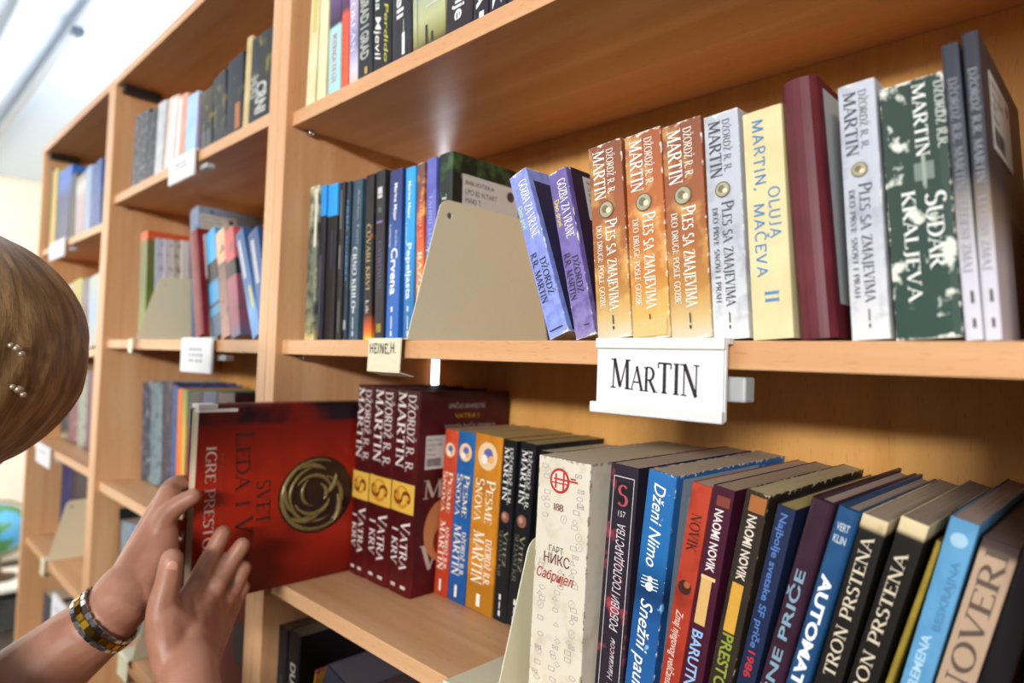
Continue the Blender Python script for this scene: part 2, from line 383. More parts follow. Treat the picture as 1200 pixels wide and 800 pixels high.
    for ci, (colr, ts) in enumerate(cg.items()):
        bm = bmesh.new(); X = th / 2 + .00012 + (.0001 + .0001 * ci if any(t[0] not in ('#rect',) for t in ts) or ci else 0)
        for t in ts:
            if t[0] == '#rect':
                _, y0, y1, z0, z1, _c = t
                bm.faces.new([bm.verts.new(V3((X, a, b))) for a, b in ((y0, z0), (y1, z0), (y1, z1), (y0, z1))])
            elif t[0] == '#disc':
                _, y0, z0, ry, rz, _c = t
                put(bm, [disc_poly()], lambda p, q: V3((X, y0 + p * ry, z0 + q * rz)))
            else:
                s, y0, z0, W_, H_, font, _c = t
                put_text(bm, s, font, lambda p, q: V3((X, y0 + W_ * p, z0 + H_ * q)))
        obj('cover_print', bm, ink(colr), root)
    return root

def row(items, Zs, group, prev=None, gap=.0004, lo=None, hi=None):
    """items: dict(q=(xTL,yTL,xTR,yTR,xBL,xBR,yB[,yBR]), Y=spine plane, ...)"""
    out = []
    for it in items:
        q = it['q']; Y = it.get('Y', 0.016); yb2 = q[7] if len(q) > 7 else q[6]
        TL, TR, BL, BR = onY(q[0], q[1], Y), onY(q[2], q[3], Y), onY(q[4], q[6], Y), onY(q[5], yb2, Y)
        sl = (TL.x - BL.x) / (TL.z - BL.z); sr = (TR.x - BR.x) / (TR.z - BR.z)
        if 'lean' in it: lean = it['lean']
        else: lean = math.atan((sl + sr) / 2)
        ztop = it.get('zt', (TL.z + TR.z) / 2); zm = (Zs + ztop) / 2
        xl = BL.x + sl * (zm - BL.z); xr = BR.x + sr * (zm - BR.z); tn = math.tan(lean)
        xl -= tn * (zm - Zs); xr -= tn * (zm - Zs)
        h = it.get('h') or (ztop - Zs) / math.cos(lean)
        if prev and not it.get('free'):
            px, pt, ph = prev; hh = min(h, ph)
            need = max(px, px + (pt - tn) * hh) + gap
            if xl < need: xl = need
        if lo is not None: xl = max(xl, lo + .0006 - min(0, tn * h))
        hi_ = it.get('hi', hi)
        if hi_ is not None: xr = min(xr, hi_ - .0006 - max(0, tn * h))
        if xr - xl < .0035: xr = xl + .0035
        th = (xr - xl) * math.cos(lean)
        if not it.get('free'): prev = (xr, tn, h)
        z0 = Zs + .0002 + th / 2 * abs(math.sin(lean))
        kw = {k: v for k, v in it.items() if k not in ('q', 'Y', 'lean', 'zt', 'h', 'free', 'hi')}
        kw.setdefault('dp', .135)
        if any(isinstance(v, (int, float)) and v > 2 for t in kw.get('text', ()) for v in t[1:3]):
            xc = (xl + xr) / 2
            def fr(py):
                if py <= 2: return py
                a_, b_ = -.3, 1.0
                for _ in range(40):
                    f_ = (a_ + b_) / 2; L_ = h * (1 - f_)
                    if proj((xc + math.sin(lean) * L_, Y, z0 + math.cos(lean) * L_))[1] < py: a_ = f_
                    else: b_ = f_
                return f_
            kw['text'] = [(t[0], fr(t[1])) + tuple(t[2:]) if t[0] == '#disc' else (t[0], fr(t[1]), fr(t[2])) + tuple(t[3:]) for t in kw['text']]
        out.append(make_book(th=th, h=h, loc=((xl + xr) / 2, Y, z0), rot=(0, lean, 0), group=group, **kw))
    row.last = prev
    return out
# ---------------------------------------------------------------- the room
S, D, T, PT = 0.0088, 0.2529, 0.018, 0.025
FLOOR, CEIL, ZTOP = -1.52, 1.152, 0.5673
XE = -4.9
bm = bmesh.new(); box(bm, XE, 3.0, -3.5, 1.02, FLOOR - .05, FLOOR); struct('floor', bm, flat('#2e241c', .5, 0, .1, 8))
bm = bmesh.new(); box(bm, XE, 3.0, -3.5, 1.02, CEIL, CEIL + .05); struct('ceiling', bm, flat('#cfe0ef', .8, 0, .02, 5))
bm = bmesh.new(); box(bm, XE - .08, XE, -3.5, 1.02, FLOOR, CEIL); struct('wall_left', bm, flat('#f4e6d2', .8, 0, .02, 5))
bm = bmesh.new(); box(bm, XE, 3.0, 1.02, 1.1, FLOOR, CEIL); struct('wall_back', bm, flat('#efe6d6', .8, 0, .02, 5))
bm = bmesh.new(); box(bm, XE, XE + .012, -3.4, 1.0, FLOOR, FLOOR + .09, .002); struct('baseboard_left', bm, flat('#cfc4b0', .5))
wx0, wx1, wz0, wz1 = -2.4, 0.05, -0.75, 0.95
bm = bmesh.new()
for a, b, c, d in ((wx0 - .05, wx0, wz0 - .05, wz1 + .05), (wx1, wx1 + .05, wz0 - .05, wz1 + .05), (wx0, wx1, wz0 - .05, wz0), (wx0, wx1, wz1, wz1 + .05), ((wx0 + wx1) / 2 - .02, (wx0 + wx1) / 2 + .02, wz0, wz1)):
    box(bm, a, b, .985, 1.02, c, d, .004)
wf = struct('window_1', bm, flat('#eeeeee', .4))
bm = bmesh.new(); box(bm, wx0, wx1, 1.008, 1.014, wz0, wz1); obj('pane', bm, emis('#eef4ff', 11.0), wf)
# ceiling lamp and duct above the bookcases
a = onZ(0, 78, CEIL); b = onZ(48, 0, CEIL); ly = (a.y + b.y) / 2
t = thing('ceiling_light', 'long white tube lamp on the ceiling above the bookcases', 'ceiling light', (-2.6, ly, CEIL))
bm = bmesh.new(); box(bm, -2.0, 1.4, -.05, .05, -.035, -.0005, .006); obj('housing', bm, flat('#d9dde2', .4), t)
bm = bmesh.new(); tube(bm, [(-1.95, 0, -.05), (1.35, 0, -.05)], .016, 14); obj('tube', bm, emis('#f4f8ff', 7.0), t, True)
a = onZ(2, 150, CEIL); b = onZ(107, 0, CEIL); ly = (a.y + b.y) / 2
bm = bmesh.new(); box(bm, XE, 1.5, ly - .016, ly + .016, CEIL - .03, CEIL - .0005, .004); struct('trim_1', bm, flat('#a9b0b4', .5))
k = onZ(88, 36, CEIL - .04)
t = thing('ceiling_hook', 'small dark clip fixed to the grey ceiling rail', 'clip', (k.x, ly, CEIL - .03))
bm = bmesh.new(); box(bm, -.022, .022, -.02, .02, -.022, -.0004, .004); obj('clip_body', bm, flat('#4c5a68', .4), t)
bm = bmesh.new(); tube(bm, [(0, 0, -.02), (0, 0, -.03), (.008, 0, -.036), (.014, 0, -.03)], .003, 8); obj('hook', bm, flat('#4c5a68', .4), t, True)

# ---------------------------------------------------------------- bookcases
def bookcase(label, x0, x1, tops, left_gap=0.0, pins=(), block=False):
    """x0..x1 inner width"""
    r = thing('bookcase', label, 'bookcase', ((x0 + x1) / 2, 0, FLOOR), group='beech bookcases')
    ox, oz = (x0 + x1) / 2, FLOOR
    def B(name, m, a, b, c, d, e, f, bev=.0009):
        q = bmesh.new(); box(q, a - ox, b - ox, c, d, e - oz, f - oz, bev); return obj(name, q, m, r)
    wz, wxm = wood('z'), wood('x')
    B('side_panel', wz, x0 - PT + .0003, x0, 0, D, FLOOR + .0003, ZTOP - T - .0002)
    B('side_panel', wz, x1, x1 + PT - .0003, 0, D, FLOOR + .0003, ZTOP - T - .0002)
    B('top_board', wxm, x0 - PT + .0003, x1 + PT - .0003, 0, D + .003, ZTOP - T, ZTOP)
    for z in tops: B('shelf', wxm, x0 + .0002, x1 - .0002, S, D - .0003, z - T, z)
    B('plinth', wz, x0 + .0002, x1 - .0002, .04, .058, FLOOR + .0003, tops[-1] - T - .0003)
    B('back_panel', wood('z', '#d39a54', '#e0aa62'), x0 + left_gap - (0 if left_gap else .02), x1 + .02, D + .0002, D + .0045, FLOOR + .08, ZTOP - T - .0002, 0)
    for z in pins:
        q = bmesh.new(); tube(q, [(x0 - ox + .0002, .032, z - T - .0035 - oz), (x0 - ox + .009, .032, z - T - .0035 - oz)], .003, 10); obj('shelf_pin', q, flat('#b9bdc0', .25, .9), r, True)
    if block: B('connector_block', flat('#1c1c1e', .5), x0 + .0003, x0 + .02, .012, .085, ZTOP - T - .016, ZTOP - T - .0004, .002)
    return r
XM0, XM1 = 0.0, 0.7566
XA0, XA1 = -0.8065, -0.05
XB0, XB1 = -1.5413, -0.8565
ZM = (0.2922, 0.0, -0.2997, -0.59, -0.88, -1.17, -1.44)
ZA = (0.3091, 0.0, -0.3021, -0.58, -0.88, -1.17, -1.44)
ZB = (0.262, -0.021, -0.288, -0.572, -0.87, -1.17, -1.44)
bookcase('beech bookcase closest to the camera with the large white lettered sign on its shelf', XM0, XM1, ZM, .015, (ZM[0], ZM[1]))
bookcase('beech bookcase behind the red book and the raised hands, between the other two', XA0, XA1, ZA, 0, (ZA[0],), True)
bookcase('last beech bookcase at the far end, partly behind the blond head', XB0, XB1, ZB, 0, (), True)

# ---------------------------------------------------------------- bookends, tags and signs
CREAM = flat('#d6d0b2', .42, 0, .03, 200)
def bookend(label, X, Z, yf, bl, bw=.106, ht=.147, tagk=None, text=None, plen=.21, lettered=None):
    """metal plate standing at X (right face), base running to -X, front edge at yf; tag folded over the shelf edge"""
    r = thing('bookend', label, 'bookend', (X, yf, Z + .0003))
    th = .0012
    def outline():
        p0, p1 = (0, 0), (plen, 0); p2, p3 = (plen - .038, ht), (.037, ht); rr = .012; out = [p0, p1]
        for c, pv, nx in ((p2, p1, p3), (p3, p2, p0)):
            c, pv, nx = V3((*c, 0)), V3((*pv, 0)), V3((*nx, 0)); a = c + (pv - c).normalized() * rr; b = c + (nx - c).normalized() * rr
            for i in range(7):
                s = i / 6; q = a * (1 - s) ** 2 + c * 2 * s * (1 - s) + b * s * s; out.append((q.x, q.y))
        return out
    bm = bmesh.new()
    o = outline()
    hole = [(.048 + .0035 * math.cos(2 * PI * i / 16), ht - .016 + .0035 * math.sin(2 * PI * i / 16)) for i in range(16)]
    def ring(x):
        return [bm.verts.new(V3((x, a, b))) for a, b in o], [bm.verts.new(V3((x, a, b))) for a, b in hole]
    oa, ha = ring(-th); ob, hb = ring(0)
    for q in (oa, ob):
        n = len(q)
    for A_, B_ in ((oa, ob), (ha, hb)):
        n = len(A_)
        for i in range(n): bm.faces.new((A_[i], A_[(i + 1) % n], B_[(i + 1) % n], B_[i]))
    for O_, H_ in ((oa, ha), (ob, hb)):
        es = []
        for lst in (O_, H_):
            n = len(lst)
            for i in range(n): es.append(bm.edges.get((lst[i], lst[(i + 1) % n])) or bm.edges.new((lst[i], lst[(i + 1) % n])))
        bmesh.ops.triangle_fill(bm, use_beauty=True, edges=es)
    obj('upright_plate', bm, CREAM, r)
    bm = bmesh.new(); box(bm, -bw, -th - .0001, .0, bl, 0, .0011, .0002); obj('base_plate', bm, CREAM, r)
    if tagk:
        x0, x1, dz = tagk
        bm = bmesh.new()
        prof = [(.001, .0014), (-.0035, .0014), (-.0047, .0002), (-.0055, -dz), (.012, -dz - .004), (.012, -dz - .003), (-.0045, -dz + .001), (-.0035, -.0004), (-.0025, .0002), (.001, .0002)]
        prism(bm, prof, lambda a, b: V3((x0, a, b)), lambda a, b: V3((x1, a, b)))
        tg = obj('shelf_tag', bm, CREAM, r)
        if lettered:
            bm = bmesh.new()
            put_text(bm, lettered, 'h', lambda p, q: V3((x0 + (x1 - x0) * (.06 + .84 * p), -.0058, -dz * .42 + q * dz * .3)))
            obj('lettering', bm, ink('#1b1b22'), tg)
    return r
Xu = .373 * U
bookend('cream metal bookend with a hand-lettered tag, beside the leaning lilac paperbacks', Xu, 0.0, .0058, .04, .0735, .147, (-.0595, -.003, .033), lettered='HEINE,H.')
Xl = .566 * U
bookend('cream metal bookend holding up the white paperback on the shelf under the sign', Xl, ZM[2], .0058, .1, .06, .130, (-.06, -.003, .033))
bookend('cream bookend in front of pale paperbacks in the middle bookcase', onY(159, 395, .006).x, 0.0, .006, .016, .03, .125, (-.026, -.002, .026), plen=.2)
bookend('cream bookend in the far bookcase below a dark blue volume', onY(55, 658, .006).x, ZB[3], .006, .018, .05, .15, (-.05, -.003, .04), plen=.21)
bookend('cream bookend low down in the middle bookcase behind the raised wrists', -.52, ZA[3], .006, .03, .06, .15, (-.06, -.003, .04), plen=.21)

def sign(label, pts, mat_c='#d9d9d7', text=None, clip=True, big=False, lines=0, group=None):
    """holder clipped on a shelf edge; pts = (x0,x1,ztop,zbot) front plane just before the shelf"""
    x0, x1, zt, zb = pts; y = S - .009 if not big else S - .012
    r = thing('shelf_label_holder', label, 'label holder', ((x0 + x1) / 2, y, zb), group=group)
    W_, H_ = x1 - x0, zt - zb
    pl = flat(mat_c, .35, 0, .02)
    bm = bmesh.new(); box(bm, -W_ / 2, W_ / 2, .002, .005, 0, H_, .0008)
    box(bm, -W_ / 2, W_ / 2, .0049, S - y - .0003 if big else .0085, H_ - .004, H_, .0004)
    obj('holder_plate', bm, pl, r)
    if big:
        bm = bmesh.new(); box(bm, -W_ / 2, W_ / 2, -.0012, .0021, H_ * .85, H_ * .995, .0009); obj('top_lip', bm, pl, r)
        bm = bmesh.new(); box(bm, -W_ / 2 - .003, W_ / 2, -.0022, .0021, -.001, H_ * .13, .0009); obj('bottom_lip', bm, pl, r)
        bm = bmesh.new(); box(bm, -W_ / 2 + .001, W_ / 2 - .001, .0008, .0019, H_ * .1, H_ * .87); cd = obj('card', bm, flat('#dedee0', .6, 0, .02), r)
    else:
        bm = bmesh.new(); box(bm, -W_ / 2 + .001, W_ / 2 - .001, .0009, .0019, .001, H_ - .001); cd = obj('card', bm, flat('#e2e2e5', .6, 0, .02), r)
    if text:
        bm = bmesh.new()
        put_text(bm, text, 's', lambda p, q: V3((-W_ / 2 + W_ * (.135 + .7 * p), .0006, H_ * (.30 - .06 * (p - .5)) + q * H_ * .39)))
        obj('lettering', bm, ink('#16161c'), cd)
    if lines:
        bm = bmesh.new()
        for i in range(lines):
            zz = H_ * (.62 - .16 * i)
            for j in range(4):
                wv = W_ * random.uniform(.06, .11); xx = -W_ * .22 + W_ * .12 * j
                put(bm, [[(0, 0), (1, 0), (1, 1), (0, 1)]], lambda p, q: V3((xx + p * wv, .0006, zz + q * H_ * .09)))
        obj('faded_print', bm, ink('#9aa0aa'), cd)
    if clip:
        bm = bmesh.new(); box(bm, W_ / 2 - .012, W_ / 2 + (.006 if big else .022), S - y + .004, S - y + .018, H_ - T - .022 if big else H_ - T - .016, H_ - T - .0075 if not big else H_ - T - .006, .0015)
        obj('clip', bm, flat('#b9bcbc', .3, 0, .04), r)
    return r
sign('large white shelf sign lettered in black capitals under the orange paperbacks', (.703 * U, .8385 * U, .0015, -.0505), text='MarTIN', big=True)
def lab(x0, x1, ztop, zbot, label, n=2): sign(label, (x0, x1, ztop, zbot), lines=n)
lab(-.44, -.32, ZA[0] + .003, ZA[0] - .042, 'white shelf label under the pale blue book, on the upper shelf of the middle bookcase')
lab(-.335, -.208, .003, -.052, 'white shelf label below the dark red hardcover, on the centre shelf of the middle bookcase', 3)
lab(-1.4, -1.22, ZB[0] + .003, ZB[0] - .046, 'white shelf label on the upper shelf of the far bookcase beside the blond hair')
lab(-1.42, -1.25, ZB[2] + .003, ZB[2] - .05, 'white shelf label under the lower edge of the blond head', 1)
lab(-1.13, -1.0, ZB[3] - .05, ZB[3] - .12, 'white shelf label near the watch in the far bookcase', 1)
# ---------------------------------------------------------------- books: nearest bookcase, middle row
W1, CRM, INKD = '#e9e7e4', '#e8dfc8', '#1c1a1e'
BK = '#1d1b1d'
PUB = lambda c='#f0f0f0', v=0.0: [('#rect', .80, .83, v, .12, c), ('#rect', .855, .93, v, .07, c), ('#rect', .94, .97, v, .12, c)]
G1 = 'books in the row above the shelf sign'
left_row = [
 dict(q=(364.5, 220, 373.5, 217, 355.5, 367.5, 398), mat=bookmat([(0, '#cfc07a'), (.12, '#8e8f76'), (.6, '#6d7468'), (1, '#c9c5a4')], ('#3f4a44', 60, .45, .6), wear=.3), label='thin grey-green worn book against the side panel, first of its row', text=[('#rect', .02, .4, .3, .25, '#d7d3bd')]),
 dict(q=(373.5, 218.5, 382.4, 217.5, 367.5, 377, 398), mat=bookmat([(0, '#20202a'), (.8, '#2a8fd6')], const=True), label='thin dark book with a bright blue top, next to the grey-green worn one', text=[('#rect', .45, .97, -.1, .12, '#6d6f86')]),
 dict(q=(382.8, 217, 396, 215.5, 377.4, 390, 398), mat=bookmat([(0, '#241f20'), (.79, '#2f9ae2')], const=True), label='wider dark book with a bright blue top, right of its thin twin', text=[('#rect', .3, .55, .1, .1, '#343c66')]),
 dict(q=(396.5, 215, 404, 213.5, 390.4, 399, 398), mat=bookmat('#262222'), label='slim black book with small grey print, right after the two blue-topped books', text=[('#rect', .05, .3, 0, .25, '#6f6a6a'), ('#rect', .4, .55, 0, .25, '#7f7a80'), ('#rect', .75, .95, .1, .2, '#6a6a66')]),
 dict(q=(404.5, 214, 411, 212, 399.3, 405.5, 398), mat=bookmat('#263642', ('#1b2730', 40, .45, .6)), label='narrow dark teal book with faint blue lettering', text=[('NEMA DOBRIH', .12, .62, 0, .5, 'b', '#4f86b8'), ('#rect', .87, .93, 0, .6, '#8d959b')]),
 dict(q=(411.5, 213, 425, 209.5, 405.8, 418.5, 398), mat=bookmat('#3a5263', ('#2f4757', 30, .4, .65)), label='slate teal book with white capitals running down its spine', text=[('CRNO KRILO', .42, .80, -.02, .42, 's', '#e6e8e8'), ('Adrian Tom', .06, .4, .22, .22, 'i', '#9fb0b8'), ('TRAGOM CRNOG', .46, .68, -.34, .18, 'i', '#a8b6bd')] + PUB('#dfe5e8')),
 dict(q=(430, 206.5, 437.2, 204, 424.5, 435.5, 398), mat=bookmat([(0, '#f0c22a'), (.06, '#d9601c'), (.16, '#3a1414'), (.24, '#1c191a'), (1, '#221e20')], ('#e8641c', 70, .66, .8)), label='slim black book with flames at its foot and gold capitals', text=[('ČUVARI KRVI', .30, .70, 0, .5, 's', '#b79a5e'), ('Lik', .76, .84, 0, .4, 'i', '#d8d4cc')]),
 dict(q=(437.4, 203, 451.5, 199, 435.9, 448.5, 398), mat=bookmat([(0, '#2b2a30'), (1, '#2f2e31')], ('#262429', 25, .4, .6)), label='black book with purple letters and a small yellow mark at its foot', text=[('CATWOMAN', .42, .70, .05, .4, 's', '#5d4a78'), ('#rect', .10, .14, .05, .5, '#c9c9c9'), ('#rect', .145, .165, .05, .5, '#c9c9c9'), ('#rect', .22, .25, .05, .35, '#47624a'), ('#rect', .30, .312, .05, .6, '#8c6aa8'), ('#rect', .9, .95, .05, .5, '#8f7a1c')]),
 dict(q=(456, 200.5, 472.5, 198, 451, 465, 398), mat=bookmat([(0, '#2c66b8'), (.45, '#2f62ae'), (.75, '#2c4480'), (1, '#2e3a6c')]), label='navy and royal blue book with white title, third from the bookend plate', text=[('Marina Majer', .08, .30, .05, .26, 'b', '#e6e8f2'), ('Crvena', .46, .73, .08, .52, 'b', '#f2f4fa'), ('Lunarne', .32, .45, -.28, .2, 'i', '#c8d2ea'), ('hronike', .36, .45, .2, .2, 'i', '#c8d2ea')] + PUB('#e8ecf5')),
 dict(q=(476, 197.5, 486.5, 195.5, 472, 483.5, 398), mat=bookmat([(0, '#23659e'), (.4, '#2a7fc0'), (.6, '#2f9ade'), (1, '#35a2e6')]), label='cyan blue book between a navy spine and a fiery orange spine', text=[('Marina Majer', .08, .3, .0, .28, 'b', '#dff0fb'), ('Pepeljasta', .44, .76, .04, .5, 'b', '#d8ecf8'), ('Lunarne', .32, .44, -.25, .2, 'i', '#c8e2f4')] + PUB('#e4f0f8')),
 dict(q=(487, 193, 497.5, 190.5, 483.9, 494.5, 398), mat=bookmat([(0, '#c23a20'), (.45, '#e07a3a'), (.6, '#cf4a30'), (.85, '#7a4a40'), (1, '#6d4d48')], ('#f0a04a', 60, .52, .68), wear=.15), label='fiery orange-red book with a white title, between cyan and blue-violet spines', text=[('TAHIRI M', .2, .42, .1, .34, 's', '#e0a878'), ('RAZGORI', .5, .84, .08, .5, 's', '#f4ead8')]),
 dict(q=(497.8, 188, 511.7, 184.5, 494.8, 507.5, 398), mat=bookmat([(0, '#4f7fc0'), (.5, '#6a94d8'), (.6, '#6f74c4'), (1, '#6a6fc0')], ('#5a60ae', 50, .4, .65)), label='blue-violet book half covered by the cream bookend', text=[('TAHIRI MAFI', .2, .5, -.02, .36, 's', '#9fa4e0'), ('#rect', .5, .505, 0, .9, '#e8eaf6'), ('Slomi', .52, .74, .05, .5, 'b', '#eef0fa')]),
 dict(q=(513, 182, 531, 178.7, 509, 526.5, 398), mat=bookmat('#1c241e', ('#3d5a34', 45, .52, .68)), hard=True, dp=.155, label='dark green-mottled hardcover with a white inventory sticker, behind the bookend', text=[('TAHI', .22, .4, 0, .3, 's', '#c8ccc4')], sticker=(.014, .1, .115, .182), cover=[('pogled u nepoznate daljine', .012, .178, .075, .006, 'i', '#8f948c')]),
]
for i_, it_ in enumerate(left_row): it_['Y'] = .0335 + .0295 * (i_ / 12) ** 1.0
out = row(left_row, 0.0, G1, lo=0.0)
# two lilac paperbacks leaning on the bookend
row([
 dict(q=(595, 212, 617, 204, 644, 667, 402), Y=.012, dp=.125, mat=bookmat([(0, '#8a9ce0'), (.5, '#8593d8'), (1, '#8d98d6')], ('#7a86cc', 120, .45, .6), wear=.5), pages='#cfc7ae', label='light lilac-blue worn paperback leaning beside the cream bookend', sticker=(.03, .1, .085, .125), cover=[('#rect', .006, .122, .002, .136, '#2c2b4a')], text=[('GOZBA ZA VRANE', .06, .42, .16, .42, 's', '#eef0fa'), ('Deo prvi', .2, .34, -.26, .24, 'b', '#b9d4a0'), ('DŽORDŽ', .55, .77, .2, .3, 's', '#1d1a2c'), ('R.R. MARTIN', .5, .8, -.22, .32, 's', '#1d1a2c'), ('#rect', .955, .962, 0, .7, '#2a2840')]),
 dict(q=(640, 206, 664.5, 202.5, 676, 697, 401), Y=.012, dp=.125, mat=bookmat([(0, '#8d80b2'), (.3, '#7a6ab0'), (1, '#6a5a9c')], ('#5f508e', 90, .45, .65), wear=.55), pages='#c9bfa6', label='purple worn paperback leaning between the lilac-blue one and the orange spines', sticker=(.02, .1, .095, .133), cover=[('#rect', .006, .122, .002, .138, '#2a1f36')], text=[('GOZBA ZA VRANE', .06, .42, .16, .42, 's', '#f0eef6'), ('Deo drugi', .17, .33, -.24, .26, 'b', '#d8c860'), ('DŽORDŽ', .53, .75, .2, .3, 's', '#1d1626'), ('R.R. MARTIN', .5, .78, -.22, .32, 's', '#1d1626'), ('#rect', .93, .936, .2, .3, '#2a2038')]),
], 0.0, G1, prev=None)
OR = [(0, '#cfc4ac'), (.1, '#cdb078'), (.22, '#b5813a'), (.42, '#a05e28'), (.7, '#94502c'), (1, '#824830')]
def ples(sub, num, c1='#e6ddd0', c2='#f2eee6', c3='#eee6d8'):
    return [('DŽORDŽ R. R.', .035, .27, .16, .2, 's', c1), ('MARTIN', .03, .29, -.18, .34, 's', c2), ('#disc', .345, -.02, .22, '#4e4a38'), ('#disc', .345, -.02, .19, '#a39a78'), ('#disc', .342, -.05, .1, '#6a6248'), ('#disc', .352, .05, .07, '#d8d0b0'), ('Ples sa zmajevima', .40, .86, .1, .34, 's', c2), (sub, .42, .84, -.24, .19, 's', c3), ('#rect', .885, .93, .02, .035, '#2a241e'), ('#rect', .94, .955, .02, .05, '#2a241e')]
SV = [(0, '#dcdcdc'), (.2, '#c9cace'), (.45, '#b4b8c2'), (1, '#b9bdc8')]
right_row = [
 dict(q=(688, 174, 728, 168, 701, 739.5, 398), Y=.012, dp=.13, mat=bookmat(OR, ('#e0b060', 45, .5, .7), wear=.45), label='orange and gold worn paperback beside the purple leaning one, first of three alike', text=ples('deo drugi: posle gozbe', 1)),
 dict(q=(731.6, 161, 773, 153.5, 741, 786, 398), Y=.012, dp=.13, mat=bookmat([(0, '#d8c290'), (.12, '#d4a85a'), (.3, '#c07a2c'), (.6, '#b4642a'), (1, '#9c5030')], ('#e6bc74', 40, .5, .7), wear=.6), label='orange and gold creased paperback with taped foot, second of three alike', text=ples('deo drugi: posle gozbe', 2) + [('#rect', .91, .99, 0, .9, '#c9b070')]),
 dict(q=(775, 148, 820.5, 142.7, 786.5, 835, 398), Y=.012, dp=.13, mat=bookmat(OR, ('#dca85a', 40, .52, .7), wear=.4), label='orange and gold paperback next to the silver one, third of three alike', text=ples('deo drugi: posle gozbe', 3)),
 dict(q=(824, 137, 864, 131.5, 836, 878, 398), Y=.012, dp=.13, mat=bookmat(SV, ('#8f939e', 50, .5, .7), wear=.5), label='silver grey paperback with a round coin emblem, beside the cream hand-lettered book', text=ples('deo prvi: snovi i prah', 4, '#5a5c66', '#3c3e48', '#4a4c56')),
 dict(q=(870, 134.5, 914.6, 126, 881.5, 931, 397), Y=.012, dp=.13, mat=bookmat('#dccfa2', ('#d2c492', 30, .4, .6), rough=.6), label='cream book with blue handwriting down its spine', text=[('MARTIN,', .04, .36, -.1, .28, 'h', '#2f76b0'), ('OLUJA', .35, .58, .22, .27, 'h', '#2f76b0'), ('MAČEVA', .41, .74, -.17, .27, 'h', '#2f76b0'), ('II', .79, .85, .04, .34, 's', '#3a80b8')]),
 dict(q=(914.5, 103.6, 953, 91, 931.8, 984, 397), Y=.012, dp=.135, mat=bookmat('#611f2a', ('#54171f', 35, .4, .6), rough=.45), hard=True, bulge=.004, label='plain dark red clothbound hardcover without lettering on its spine', cover=[('#rect', .01, .12, .02, .15, '#a9aeb0'), ('2', .018, .03, .012, .02, 's', '#1a1a1a')]),
 dict(q=(981.5, 103.6, 1024, 94, 997.5, 1044, 397), Y=.012, dp=.13, mat=bookmat(SV, ('#9094a2', 50, .52, .7), wear=.45), label='silver grey paperback with a coin emblem, squeezed between dark red and dark green books', text=ples('deo prvi: snovi i prah', 5, '#5a5c66', '#3c3e48', '#4a4c56')),
 dict(q=(1030, 106, 1104.5, 89, 1049, 1130, 397), Y=.012, dp=.13, mat=bookmat([(0, '#28433a'), (.5, '#213a30'), (1, '#243a30')], ('#d4d8cc', 55, .56, .6), wear=.55), label='wide dark green paperback with badly scuffed white patches', text=[('DŽORDŽ R.R.', .03, .29, .42, .14, 's', '#c4c8c0'), ('MARTIN', .02, .31, .12, .2, 's', '#e6e8e2'), ('Sudar', .45, .74, .26, .3, 's', '#e2e4de'), ('kraljeva', .43, .86, -.12, .26, 's', '#e2e4de'), ('#rect', .33, .4, .12, .3, '#6a7a70'), ('#rect', .3, .42, .12, .06, '#8d9a90')]),
 dict(q=(1101.5, 56, 1123, 49, 1131, 1152, 396), Y=.01, dp=.135, mat=bookmat([(0, '#d5d0da'), (.25, '#c4c2cc'), (.42, '#9a9692'), (.55, '#3e4048'), (1, '#2c2e3c')]), label='slim dark-to-white book beside the scuffed green paperback', text=[('DŽORDŽ R.R. MARTIN', .12, .5, 0, .5, 's', '#7d7f88'), ('LEDENI ZMAJ', .54, .78, 0, .5, 's', '#8d8a94'), ('#rect', .84, .88, .1, .16, '#222'.replace('#222', '#222222')), ('#rect', .93, .96, .1, .16, '#222222')]),
 dict(q=(1123.3, 43, 1147, 35, 1152.4, 1173.5, 396), Y=.01, dp=.135, mat=bookmat([(0, '#d5d0da'), (.25, '#c4c2cc'), (.42, '#8a7a6a'), (.55, '#34343e'), (1, '#262834')]), label='slim dark-to-white book at the row end with a sticker on its dark cover', sticker=(.022, .085, .1, .142), cover=[('#rect', .06, .13, .0, .07, '#4a4038')], text=[('DŽORDŽ R.R. MARTIN', .12, .5, 0, .5, 's', '#85878f'), ('LEDENI ZMAJ', .54, .78, 0, .5, 's', '#8d8a94'), ('#rect', .84, .88, .1, .16, '#222222'), ('#rect', .93, .96, .1, .16, '#222222')]),
]
row(right_row, 0.0, G1)

